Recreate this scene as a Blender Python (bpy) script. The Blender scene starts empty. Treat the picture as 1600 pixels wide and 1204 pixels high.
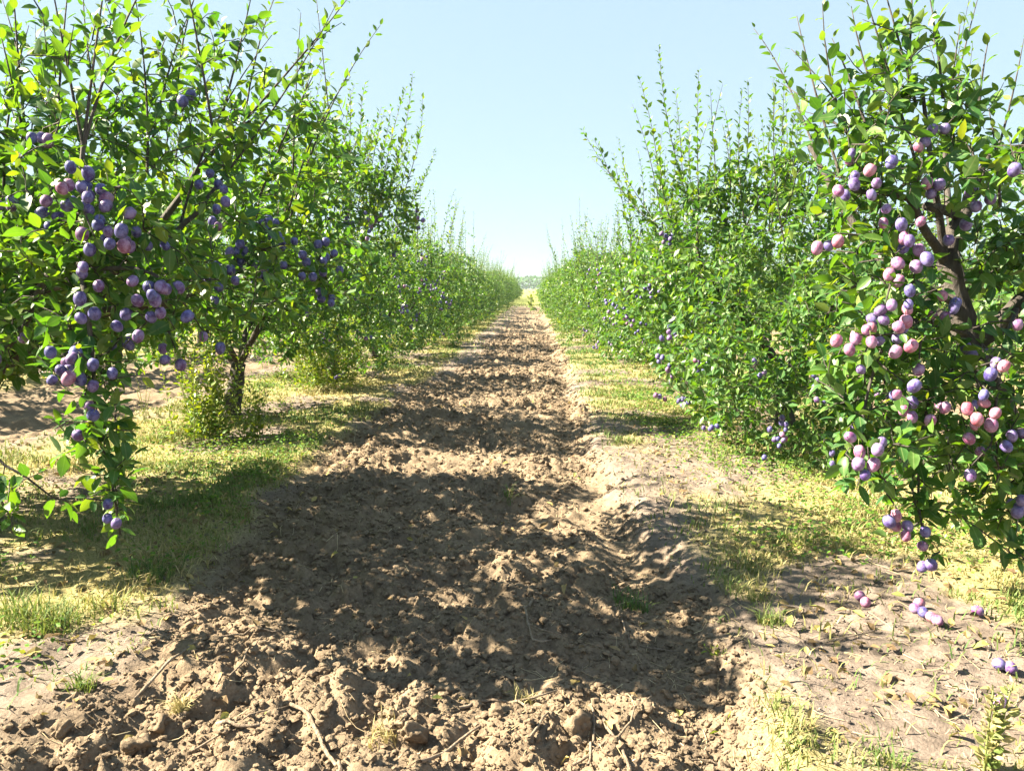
import bpy, math, random
import numpy as np
from mathutils import Vector, Matrix, Euler

random.seed(7)
RNG = np.random.default_rng(7)
SC = bpy.context.scene
COL = SC.collection
R = math.radians

# ------------------------------------------------------------------ camera
F, CU, CV = 1208.0, 800.0, 602.0
HCAM, PITCH, YAW = 1.30, R(7.2), math.atan(31 / F)
cd = bpy.data.cameras.new("camera")
cam = bpy.data.objects.new("camera", cd)
COL.objects.link(cam)
cam.location = (0, 0, HCAM)
cam.rotation_euler = (R(90) - PITCH, 0, YAW)
cd.sensor_width = 36.0
cd.lens = F / 1600 * 36
cd.clip_start, cd.clip_end = 0.05, 6000
SC.camera = cam
_m = np.array(Euler(cam.rotation_euler).to_matrix())
RIGHT, UP, FWD = _m[:, 0], _m[:, 1], -_m[:, 2]
CAM = np.array([0, 0, HCAM])


def at(u, v, d):
    """world point seen at photo pixel (u, v) at depth d metres"""
    return CAM + d * (FWD + RIGHT * (u - CU) / F + UP * (CV - v) / F)


def on_ground(u, v):
    r = FWD + RIGHT * (u - CU) / F + UP * (CV - v) / F
    z = 0.0
    for _ in range(6):
        t = (z - HCAM) / r[2]
        p = CAM + t * r
        z = float(H(np.array([p[0]]), np.array([p[1]]))[0])
    return np.array([p[0], p[1], z])


# ------------------------------------------------------------------ noise
def _hash(ix, iy, seed):
    h = (ix.astype(np.int64) * 374761393 + iy.astype(np.int64) * 668265263 + seed * 2147483647) & 0xFFFFFFFF
    h = ((h ^ (h >> 13)) * 1274126177) & 0xFFFFFFFF
    h = ((h ^ (h >> 16)) * 2246822519) & 0xFFFFFFFF
    h = h ^ (h >> 15)
    return (h & 0xFFFFFF) / float(0xFFFFFF)


def vnoise(x, y, seed):
    ix, iy = np.floor(x), np.floor(y)
    fx, fy = x - ix, y - iy
    fx = fx * fx * fx * (fx * (fx * 6 - 15) + 10)
    fy = fy * fy * fy * (fy * (fy * 6 - 15) + 10)
    a, b = _hash(ix, iy, seed), _hash(ix + 1, iy, seed)
    c, d = _hash(ix, iy + 1, seed), _hash(ix + 1, iy + 1, seed)
    return (a * (1 - fx) + b * fx) * (1 - fy) + (c * (1 - fx) + d * fx) * fy


def fbm(x, y, seed, octv=4, gain=0.5):
    s, a, t = 0, 1.0, 0
    for o in range(octv):
        ca, sa = math.cos(o * 1.1 + 0.4), math.sin(o * 1.1 + 0.4)
        s = s + a * vnoise((x * ca - y * sa) * 2 ** o, (x * sa + y * ca) * 2 ** o, seed + o * 17)
        t += a
        a *= gain
    return s / t


def cells(x, y, seed):
    """dome heights of random round cells: soil clods"""
    ix, iy = np.floor(x), np.floor(y)
    out = np.zeros_like(x)
    for dx in (-1, 0, 1):
        for dy in (-1, 0, 1):
            cx, cy = ix + dx, iy + dy
            px = cx + _hash(cx, cy, seed)
            py = cy + _hash(cx, cy, seed + 5)
            rr = 0.3 + 0.6 * _hash(cx, cy, seed + 9) ** 2
            q = ((x - px) ** 2 + (y - py) ** 2) / rr ** 2
            slope = 1 + 0.45 * ((x - px) * (_hash(cx, cy, seed + 21) - 0.5) + (y - py) * (_hash(cx, cy, seed + 23) - 0.5)) / rr * 2
            out = np.maximum(out, rr * np.clip(np.minimum(np.sqrt(np.clip(1 - q, 0, 1)), 0.35 + 0.45 * _hash(cx, cy, seed + 27)) * slope, 0, 1))
    return out


def sstep(a, b, x):
    t = np.clip((x - a) / (b - a), 0, 1)
    return t * t * (3 - 2 * t)


PITCH_X = 4.75                       # distance between tree rows
ROW_L, ROW_R = -2.8, 2.08


def tilled(x, y):
    """1 on the tilled aisles, 0 on the strips under the trees"""
    w = 0.30 * (fbm(x * 4.2, y * 4.2, 5, 3) - 0.5) + 0.34 * (fbm(x * 0.9, y * 0.9, 3, 3) - 0.5) + 0.5 * (fbm(x * 0 + 3.3, y * 0.45, 8, 2) - 0.5)
    mid = sstep(-1.68, -1.34, x + w - 0.55 * sstep(7.5, 14, y) - 0.06) * (1 - sstep(0.52, 0.74, x + w * 0.6))
    lf = sstep(-6.75, -6.4, x + w) * (1 - sstep(-4.1, -3.85, x + w))
    rg = sstep(3.3, 3.6, x + w) * (1 - sstep(5.4, 5.6, x + w))
    return np.maximum(np.maximum(mid, lf), rg) * (1 - sstep(48, 53, y))


def H(x, y):
    t = tilled(x, y)
    far = 1 - sstep(25, 60, y)
    base = 0.035 * (fbm(x * 0.6, y * 0.6, 21, 3) - 0.5)
    # strips: nearly smooth, small crumbs
    strip = 0.045 + 0.04 * (fbm(x * 5, y * 5, 31, 3) - 0.5) + 0.016 * fbm(x * 24, y * 24, 33, 3) + (0.014 * cells(x * 15, y * 15, 35) + 0.02 * np.abs(fbm(x * 9, y * 9, 39, 3) - 0.5)) * np.maximum(sstep(0.5, 0.62, fbm(x * 2.1, y * 2.1, 37, 2)), np.exp(-((x - 0.72) / 0.25) ** 2)) + 0.008 * cells(x * 33, y * 33, 43) * sstep(0.4, 0.6, fbm(x * 3.4, y * 3.4, 49, 2))
    # tilled soil: ridges across the aisle, lumps and clods
    rid = 0.075 * (fbm(x * 0.8, y * 2.3, 41, 2) - 0.45)
    lump = 0.11 * np.abs(fbm(x * 3.1, y * 3.6, 44, 4, 0.55) - 0.5) * 2
    wr = 0.11 * (fbm(x * 8, y * 8, 46, 3) - 0.5)
    crumb = sstep(0.25, 0.65, fbm(x * 1.4, y * 1.4, 61, 2))
    w2 = 0.05 * (fbm(x * 19, y * 19, 47, 2) - 0.5)
    mask2 = sstep(0.3, 0.6, fbm(x * 3.3 + 4, y * 3.3, 63, 2))
    c1 = 0.105 * cells((x + wr + w2) * 7.5, (y - wr + w2) * 7.5, 51) * crumb
    c2 = 0.036 * cells((x + wr + w2) * 17, (y + wr - w2) * 17, 53) * (0.35 + 0.65 * mask2)
    c3 = 0.014 * cells((x + w2) * 36, (y - w2) * 36, 57)
    rg = 0.022 * (1 - 2 * np.abs(fbm(x * 13, y * 13, 65, 3, 0.6) - 0.5)) * (1 - 0.5 * crumb)
    till = -0.072 + rid + lump + c1 + c2 + c3 + rg + 0.010 * fbm(x * 48, y * 48, 67, 2)
    # wheel trench along the right edge of the aisle, and the pushed-up lip beside it
    tx = 0.42 + 0.10 * np.sin(y * 0.7) + 0.1 * (fbm(y * 0.5, x * 0, 71, 2) - 0.5)
    tr = np.exp(-((x - tx) / 0.15) ** 2)
    lip = np.exp(-((x - tx - 0.27 - 0.16 * (fbm(x * 3, y * 3, 75, 3) - 0.5)) / 0.12) ** 2) * (0.3 + fbm(y * 1.7, x * 2.0, 73, 3))
    till = till * (1 - 0.55 * tr) - 0.045 * tr
    h = strip * (1 - t) + till * t + 0.03 * lip * sstep(0.40, 0.75, fbm(x * 2.2, y * 2.2, 77, 3)) * (1 - sstep(50, 60, y)) * np.where(np.abs(x - tx) < 1.0, 1, 0)
    return (base + h) * far + (1 - far) * 0.02 * t


# ------------------------------------------------------------------ mesh helpers
def mesh_np(name, verts, quads=None, tris=None, smooth=True, attrs=None, mats=None):
    me = bpy.data.meshes.new(name)
    verts = np.asarray(verts, dtype=np.float32)
    me.vertices.add(len(verts))
    me.vertices.foreach_set("co", verts.ravel())
    parts, starts, pos = [], [], 0
    nq = 0 if quads is None else len(quads)
    nt = 0 if tris is None else len(tris)
    if nq:
        parts.append(np.asarray(quads).ravel())
        starts.append(np.arange(nq) * 4)
        pos = nq * 4
    if nt:
        parts.append(np.asarray(tris).ravel())
        starts.append(pos + np.arange(nt) * 3)
    li = np.concatenate(parts).astype(np.int32)
    st = np.concatenate(starts).astype(np.int32)
    me.loops.add(len(li))
    me.loops.foreach_set("vertex_index", li)
    me.polygons.add(len(st))
    me.polygons.foreach_set("loop_start", st)
    me.polygons.foreach_set("use_smooth", np.full(len(st), smooth, dtype=bool))
    for k, v in (attrs or {}).items():
        a = me.attributes.new(k, "FLOAT", "POINT")
        a.data.foreach_set("value", np.asarray(v, dtype=np.float32))
    me.update(calc_edges=True)
    for m in mats or ():
        me.materials.append(m)
    return me


def obj(name, data, parent=None, loc=(0, 0, 0)):
    o = bpy.data.objects.new(name, data)
    COL.objects.link(o)
    o.location = loc
    if parent is not None:
        o.parent = parent
    return o


def tag(o, label=None, cat=None, group=None, kind=None):
    if label: o["label"] = label
    if cat: o["category"] = cat
    if group: o["group"] = group
    if kind: o["kind"] = kind
    return o


def norm(a):
    a = np.asarray(a, dtype=float)
    n = np.linalg.norm(a, axis=-1, keepdims=True)
    return a / np.maximum(n, 1e-9)


class Tubes:
    def __init__(s):
        s.v, s.q, s.t, s.n = [], [], [], 0

    def add(s, pts, rad, sides=6, knob=0.0, rng=None):
        pts = np.asarray(pts, dtype=float)
        rad = np.broadcast_to(np.asarray(rad, dtype=float), (len(pts),))
        tan = norm(np.gradient(pts, axis=0))
        ref = np.array([0, 0, 1.0]) if abs(tan[0][2]) < 0.9 else np.array([1.0, 0, 0])
        a = norm(np.cross(tan[0], ref))
        A = np.zeros_like(pts)
        for i in range(len(pts)):
            a = a - tan[i] * np.dot(a, tan[i])
            a = a / max(np.linalg.norm(a), 1e-9)
            A[i] = a
        B = np.cross(tan, A)
        th = np.arange(sides) * 2 * math.pi / sides
        rr = rad[:, None] * np.ones((1, sides))
        if knob and rng is not None:
            rr = rr * (1 + knob * (rng.random(rr.shape) - 0.5))
        ring = pts[:, None, :] + rr[:, :, None] * (np.cos(th)[None, :, None] * A[:, None, :] + np.sin(th)[None, :, None] * B[:, None, :])
        k = len(pts)
        s.v.append(ring.reshape(-1, 3))
        i = np.arange(k - 1)[:, None] * sides
        j = np.arange(sides)[None, :]
        j2 = (j + 1) % sides
        q = np.stack([i + j, i + j2, i + j2 + sides, i + j + sides], -1).reshape(-1, 4) + s.n
        s.q.append(q)
        s.n += k * sides
        # end cap
        s.v.append(pts[-1:] + tan[-1:] * rad[-1] * 0.4)
        b = s.n - sides
        s.t.append(np.stack([b + np.arange(sides), b + (np.arange(sides) + 1) % sides, np.full(sides, s.n)], -1))
        s.n += 1

    def mesh(s, name, mat):
        return mesh_np(name, np.concatenate(s.v), np.concatenate(s.q), np.concatenate(s.t), True, None, [mat])


# leaf templates: (t along, s across -1..1, lift) ; faces
def leaf_template(lod):
    if lod == 0:
        st = [(0.0, 0.0), (0.18, 0.72), (0.45, 1.0), (0.75, 0.66), (1.0, 0.0)]
        v = [(0, 0)]
        for t, w in st[1:4]:
            v += [(t, -w), (t, 0), (t, w)]
        v += [(1, 0)]
        tris = [(0, 2, 1), (0, 3, 2), (7, 8, 10), (8, 9, 10)]
        quads = [(1, 2, 5, 4), (2, 3, 6, 5), (4, 5, 8, 7), (5, 6, 9, 8)]
    elif lod == 1:
        v = [(0, 0), (0.4, -1), (0.45, 0), (0.4, 1), (0.78, -0.62), (0.78, 0.62), (1, 0)]
        tris = [(0, 2, 1), (0, 3, 2)]
        quads = [(1, 2, 6, 4), (2, 3, 5, 6)]
    else:
        v = [(0, 0), (0.48, -1), (1, 0), (0.48, 1)]
        tris = [(0, 2, 1), (0, 3, 2)]
        quads = []
    return np.array(v, float), np.array(quads, int).reshape(-1, 4), np.array(tris, int).reshape(-1, 3)


def leaves_mesh(name, pos, axis, nrm, L, W, rnd, lod, mat, droop=0.18, fold=0.3, rng=RNG):
    T, Q, TR = leaf_template(lod)
    n, k = len(pos), len(T)
    axis = norm(axis)
    side = norm(np.cross(axis, nrm))
    up = np.cross(side, axis)
    t, s = T[:, 0], T[:, 1]
    dr = droop * (2.6 * rng.random((n, 1)) ** 1.5 - 0.25)
    fo = fold * (0.2 + 1.4 * rng.random((n, 1)))
    tw = (rng.random((n, 1)) - 0.5) * 0.5
    x = L[:, None] * (t[None] - 0.12 * dr * t[None] ** 2)
    y = W[:, None] * 0.5 * s[None]
    z = -dr * L[:, None] * t[None] ** 2 + fo * np.abs(y) + tw * y * t[None]
    P = pos[:, None, :] + x[..., None] * axis[:, None, :] + y[..., None] * side[:, None, :] + z[..., None] * up[:, None, :]
    off = (np.arange(n) * k)[:, None, None]
    q = (Q[None] + off).reshape(-1, 4) if len(Q) else None
    tr = (TR[None] + off).reshape(-1, 3)
    return mesh_np(name, P.reshape(-1, 3), q, tr, lod == 0, {"rnd": np.repeat(rnd, k), "across": np.tile(s, n)}, [mat])


# ------------------------------------------------------------------ materials
def new_mat(name):
    m = bpy.data.materials.new(name)
    m.use_nodes = True
    nt = m.node_tree
    nt.nodes.clear()
    out = nt.nodes.new("ShaderNodeOutputMaterial")
    return m, nt, out


def nd(nt, t, **kw):
    n = nt.nodes.new(t)
    for k, v in kw.items():
        setattr(n, k, v)
    return n


def ramp(nt, stops, fac=None, interp="LINEAR"):
    n = nt.nodes.new("ShaderNodeValToRGB")
    cr = n.color_ramp
    cr.interpolation = interp
    while len(cr.elements) < len(stops):
        cr.elements.new(0.5)
    for e, (p, c) in zip(cr.elements, stops):
        e.position = p
        e.color = (*c, 1)
    if fac is not None:
        nt.links.new(fac, n.inputs[0])
    return n


def noise(nt, scale, detail=4, rough=0.55, vec=None):
    n = nt.nodes.new("ShaderNodeTexNoise")
    n.inputs["Scale"].default_value = scale
    n.inputs["Detail"].default_value = detail
    n.inputs["Roughness"].default_value = rough
    if vec is not None:
        nt.links.new(vec, n.inputs["Vector"])
    return n


def mixc(nt, fac, a, b):
    n = nt.nodes.new("ShaderNodeMix")
    n.data_type = "RGBA"
    for sock, val in ((n.inputs[0], fac), (n.inputs[6], a), (n.inputs[7], b)):
        if hasattr(val, "links"):
            nt.links.new(val, sock)
        else:
            sock.default_value = val if isinstance(val, float) else (*val, 1)
    return n.outputs[2]


def leaf_material(name, top, under, trans, tw=0.35, rough=0.42, spec=0.35, veins=False):
    m, nt, out = new_mat(name)
    a = nd(nt, "ShaderNodeAttribute", attribute_name="rnd")
    top_c = ramp(nt, top, a.outputs["Fac"]).outputs[0]
    und_c = ramp(nt, under, a.outputs["Fac"]).outputs[0]
    tr_c = ramp(nt, trans, a.outputs["Fac"]).outputs[0]
    g = nd(nt, "ShaderNodeNewGeometry")
    tc = nd(nt, "ShaderNodeTexCoord")
    nz = noise(nt, 60, 2, 0.6, tc.outputs["Object"])
    c = mixc(nt, g.outputs["Backfacing"], top_c, und_c)
    ac = nd(nt, "ShaderNodeAttribute", attribute_name="across")
    ab = nd(nt, "ShaderNodeMath", operation="ABSOLUTE")
    nt.links.new(ac.outputs["Fac"], ab.inputs[0])
    if veins:
        c = mixc(nt, ramp(nt, [(0.0, (0.55, 0.55, 0.55)), (0.13, (0, 0, 0))], ab.outputs[0]).outputs[0], c, (0.20, 0.25, 0.10))
    hs = nd(nt, "ShaderNodeHueSaturation")
    mr = nd(nt, "ShaderNodeMapRange")
    mr.inputs[1].default_value, mr.inputs[2].default_value = 0.3, 0.7
    mr.inputs[3].default_value, mr.inputs[4].default_value = 0.8, 1.2
    nt.links.new(nz.outputs[0], mr.inputs[0])
    nt.links.new(mr.outputs[0], hs.inputs["Value"])
    nt.links.new(c, hs.inputs["Color"])
    p = nd(nt, "ShaderNodeBsdfPrincipled")
    nt.links.new(hs.outputs[0], p.inputs["Base Color"])
    p.inputs["Roughness"].default_value = rough
    p.inputs["Specular IOR Level"].default_value = spec
    t = nd(nt, "ShaderNodeBsdfTranslucent")
    nt.links.new(tr_c, t.inputs["Color"])
    mx = nd(nt, "ShaderNodeMixShader")
    mx.inputs[0].default_value = tw
    nt.links.new(p.outputs[0], mx.inputs[1])
    nt.links.new(t.outputs[0], mx.inputs[2])
    nt.links.new(mx.outputs[0], out.inputs[0])
    return m


M_LEAF = leaf_material(
    "plum_leaf",
    [(0.0, (0.010, 0.048, 0.016)), (0.5, (0.036, 0.098, 0.023)), (0.85, (0.088, 0.158, 0.026)), (1.0, (0.14, 0.185, 0.015))],
    [(0.0, (0.045, 0.095, 0.045)), (0.6, (0.08, 0.14, 0.04)), (1.0, (0.15, 0.19, 0.035))],
    [(0.0, (0.07, 0.26, 0.012)), (0.6, (0.20, 0.42, 0.010)), (1.0, (0.42, 0.50, 0.010))], 0.25, 0.42, 0.32, True)
M_WEED = leaf_material(
    "weed_leaf",
    [(0.0, (0.04, 0.12, 0.02)), (0.6, (0.10, 0.20, 0.025)), (1.0, (0.23, 0.26, 0.04))],
    [(0.0, (0.10, 0.17, 0.06)), (1.0, (0.24, 0.26, 0.08))],
    [(0.0, (0.12, 0.26, 0.02)), (1.0, (0.36, 0.40, 0.03))], 0.3, 0.6, 0.2)
M_GRASS = leaf_material(
    "grass_blade",
    [(0.0, (0.055, 0.115, 0.035)), (0.45, (0.12, 0.165, 0.05)), (0.7, (0.26, 0.24, 0.105)), (1.0, (0.38, 0.315, 0.17))],
    [(0.0, (0.055, 0.115, 0.035)), (0.45, (0.12, 0.165, 0.05)), (0.7, (0.26, 0.24, 0.105)), (1.0, (0.38, 0.315, 0.17))],
    [(0.0, (0.12, 0.22, 0.03)), (0.5, (0.24, 0.28, 0.05)), (1.0, (0.36, 0.30, 0.12))], 0.25, 0.6, 0.2)


def bark_material(name, c1, c2, c3, scale=30):
    m, nt, out = new_mat(name)
    tc = nd(nt, "ShaderNodeTexCoord")
    mp = nd(nt, "ShaderNodeMapping")
    mp.inputs["Scale"].default_value = (1, 1, 0.35)
    nt.links.new(tc.outputs["Object"], mp.inputs[0])
    n1 = noise(nt, scale, 6, 0.65, mp.outputs[0])
    n2 = noise(nt, 6, 3, 0.6, tc.outputs["Object"])
    c = ramp(nt, [(0.3, c1), (0.52, c2), (0.78, c3)], n1.outputs[0]).outputs[0]
    c = mixc(nt, ramp(nt, [(0.55, (0, 0, 0)), (0.7, (1, 1, 1))], n2.outputs[0]).outputs[0], c, c3)
    p = nd(nt, "ShaderNodeBsdfPrincipled")
    nt.links.new(c, p.inputs["Base Color"])
    p.inputs["Roughness"].default_value = 0.85
    b = nd(nt, "ShaderNodeBump")
    b.inputs["Strength"].default_value = 1.0
    b.inputs["Distance"].default_value = 0.02
    nt.links.new(n1.outputs[0], b.inputs["Height"])
    nt.links.new(b.outputs[0], p.inputs["Normal"])
    nt.links.new(p.outputs[0], out.inputs[0])
    return m


M_BARK = bark_material("bark", (0.016, 0.013, 0.013), (0.045, 0.036, 0.032), (0.085, 0.073, 0.066))
M_TWIG = bark_material("dry_twig", (0.10, 0.07, 0.05), (0.20, 0.15, 0.11), (0.32, 0.26, 0.20), 60)


def plum_material(name, skins, blooms):
    m, nt, out = new_mat(name)
    oi = nd(nt, "ShaderNodeObjectInfo")
    tc = nd(nt, "ShaderNodeTexCoord")
    add = nd(nt, "ShaderNodeVectorMath", operation="ADD")
    sc_ = nd(nt, "ShaderNodeVectorMath", operation="SCALE")
    sc_.inputs[3].default_value = 37.0
    cb = nd(nt, "ShaderNodeCombineXYZ")
    for i in range(3):
        nt.links.new(oi.outputs["Random"], cb.inputs[i])
    nt.links.new(cb.outputs[0], sc_.inputs[0])
    nt.links.new(tc.outputs["Object"], add.inputs[0])
    nt.links.new(sc_.outputs[0], add.inputs[1])
    skin = ramp(nt, skins, oi.outputs["Random"]).outputs[0]
    bloom = ramp(nt, blooms, oi.outputs["Random"]).outputs[0]
    n1 = noise(nt, 38, 5, 0.7, add.outputs[0])
    n2 = noise(nt, 260, 2, 0.5, add.outputs[0])
    f1 = ramp(nt, [(0.40, (0.05, 0.05, 0.05)), (0.58, (1, 1, 1))], n1.outputs[0]).outputs[0]
    c = mixc(nt, f1, skin, bloom)
    c = mixc(nt, ramp(nt, [(0.62, (0, 0, 0)), (0.68, (0.35, 0.35, 0.35))], n2.outputs[0]).outputs[0], c, (0.42, 0.30, 0.34))
    p = nd(nt, "ShaderNodeBsdfPrincipled")
    nt.links.new(c, p.inputs["Base Color"])
    p.inputs["Roughness"].default_value = 0.48
    p.inputs["Specular IOR Level"].default_value = 0.35
    p.inputs["Subsurface Weight"].default_value = 0.0
    nt.links.new(p.outputs[0], out.inputs[0])
    return m


M_PLUM = plum_material("plum_skin", [(0.0, (0.020, 0.016, 0.09)), (0.6, (0.040, 0.020, 0.11)), (0.9, (0.09, 0.022, 0.09)), (1.0, (0.16, 0.03, 0.07))],
                       [(0.0, (0.09, 0.10, 0.28)), (0.55, (0.14, 0.125, 0.31)), (0.85, (0.21, 0.15, 0.31)), (1.0, (0.30, 0.16, 0.24))])
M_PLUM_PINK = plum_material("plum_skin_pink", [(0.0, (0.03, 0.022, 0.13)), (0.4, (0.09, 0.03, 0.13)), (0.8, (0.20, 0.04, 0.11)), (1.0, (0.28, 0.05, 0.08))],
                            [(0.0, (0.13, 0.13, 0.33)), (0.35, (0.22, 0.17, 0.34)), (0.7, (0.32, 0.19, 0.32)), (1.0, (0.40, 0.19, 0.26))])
m_, nt_, out_ = new_mat("plum_stalk")
p_ = nd(nt_, "ShaderNodeBsdfPrincipled")
p_.inputs["Base Color"].default_value = (0.12, 0.14, 0.04, 1)
p_.inputs["Roughness"].default_value = 0.7
nt_.links.new(p_.outputs[0], out_.inputs[0])
M_STALK = m_


def soil_material(name, clod=False):
    m, nt, out = new_mat(name)
    tc = nd(nt, "ShaderNodeTexCoord")
    g = nd(nt, "ShaderNodeNewGeometry")
    P = g.outputs["Position"]
    n_big = noise(nt, 0.9, 4, 0.6, P)
    n_mid = noise(nt, 9, 5, 0.65, P)
    n_fin = noise(nt, 90, 4, 0.7, P)
    till = ramp(nt, [(0.28, (0.086, 0.067, 0.053)), (0.5, (0.156, 0.119, 0.086)), (0.72, (0.235, 0.182, 0.132))], n_mid.outputs[0]).outputs[0]
    till = mixc(nt, ramp(nt, [(0.35, (0, 0, 0)), (0.7, (0.6, 0.6, 0.6))], n_big.outputs[0]).outputs[0], till, (0.20, 0.146, 0.10))
    if clod:
        c = till
    else:
        az = nd(nt, "ShaderNodeAttribute", attribute_name="tilled").outputs["Fac"]
        ag = nd(nt, "ShaderNodeAttribute", attribute_name="grassy").outputs["Fac"]
        af = nd(nt, "ShaderNodeAttribute", attribute_name="field").outputs["Fac"]
        dry = ramp(nt, [(0.25, (0.092, 0.072, 0.062)), (0.5, (0.154, 0.123, 0.107)), (0.75, (0.212, 0.173, 0.153))], n_mid.outputs[0]).outputs[0]
        lit = ramp(nt, [(0.3, (0.16, 0.135, 0.06)), (0.5, (0.24, 0.21, 0.095)), (0.7, (0.30, 0.25, 0.13))], n_fin.outputs[0]).outputs[0]
        c = mixc(nt, ag, dry, lit)
        c = mixc(nt, az, c, till)
        fld = ramp(nt, [(0.3, (0.16, 0.20, 0.055)), (0.7, (0.26, 0.26, 0.09))], n_big.outputs[0]).outputs[0]
        c = mixc(nt, af, c, fld)
    spk = ramp(nt, [(0.30, (0.72, 0.72, 0.72)), (0.5, (1, 1, 1)), (0.68, (1.18, 1.17, 1.15))], n_fin.outputs[0]).outputs[0]
    mul = nd(nt, "ShaderNodeMix", data_type="RGBA", blend_type="MULTIPLY")
    mul.inputs[0].default_value = 1.0
    nt.links.new(c, mul.inputs[6])
    nt.links.new(spk, mul.inputs[7])
    p = nd(nt, "ShaderNodeBsdfPrincipled")
    nt.links.new(mul.outputs[2], p.inputs["Base Color"])
    p.inputs["Roughness"].default_value = 0.95
    p.inputs["Specular IOR Level"].default_value = 0.15
    b = nd(nt, "ShaderNodeBump")
    b.inputs["Strength"].default_value = 0.8
    b.inputs["Distance"].default_value = 0.012
    nb = noise(nt, 70, 5, 0.7, P)
    nt.links.new(nb.outputs[0], b.inputs["Height"])
    nt.links.new(b.outputs[0], p.inputs["Normal"])
    nt.links.new(p.outputs[0], out.inputs[0])
    return m


M_SOIL = soil_material("soil")
M_CLOD = soil_material("clod_soil", True)


# ------------------------------------------------------------------ ground
def grassy(x, y):
    n = fbm(x * 1.3 + 5, y * 1.1, 81, 4)
    lf = sstep(-4.2, -3.7, x) * (1 - sstep(-1.62, -1.3, x))
    rg = sstep(0.75, 1.15, x + 0.36 * sstep(4.8, 6.5, y) + 0.6 * (n - 0.5) + 0.3 * (3.4 - np.clip(y, 2, 3.4))) * (1 - sstep(3.3, 3.6, x))
    rest = np.where((x < -6.4) | (x > 5.4), 1.0, 0.0)
    near = np.where(x > 0.5, 0.55, 0.0) * (1 - sstep(3.1, 3.6, y + 0.5 * (n - 0.5))) + np.where(x > 0.5, 0.22, 0.0) * (1 - sstep(4.5, 6, y)) * (1 - sstep(1.1, 1.6, x))
    return np.clip(np.maximum(np.maximum(lf, rg), rest) * sstep(0.30, 0.50, n - near * 0.25), 0, 1)


def build_ground():
    ys = [-8, -5, -3, -1.5, -0.5, 0.3, 0.9, 1.3]
    y = 1.5
    while y < 14:
        ys.append(y)
        y += max(0.0125, 0.0042 * y)
    while y < 95:
        ys.append(y)
        y += 0.010 * y
    while y < 760:
        ys.append(y)
        y *= 1.12
    xs, x = [0.0], 0.0
    while x < 660:
        x += 0.0145 if x < 2.2 else (0.03 if x < 4.2 else (0.09 if x < 9 else x * 0.12))
        xs.append(x)
    xs = np.array(xs)
    xs = np.concatenate([-xs[:0:-1], xs]) - 0.25
    ys = np.array(ys)
    X, Y = np.meshgrid(xs, ys)
    Z = H(X, Y)
    ny, nx = X.shape
    i = (np.arange(ny - 1)[:, None] * nx + np.arange(nx - 1)[None]).reshape(-1)
    q = np.stack([i, i + 1, i + nx + 1, i + nx], -1)
    T = tilled(X, Y).ravel()
    G = grassy(X, Y).ravel()
    FL = (sstep(52, 62, Y) * np.ones_like(X)).ravel()
    me = mesh_np("ground", np.stack([X, Y, Z], -1).reshape(-1, 3), q, None, True, {"tilled": T, "grassy": G, "field": FL}, [M_SOIL])
    tag(obj("ground", me), kind="structure")


build_ground()


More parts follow.
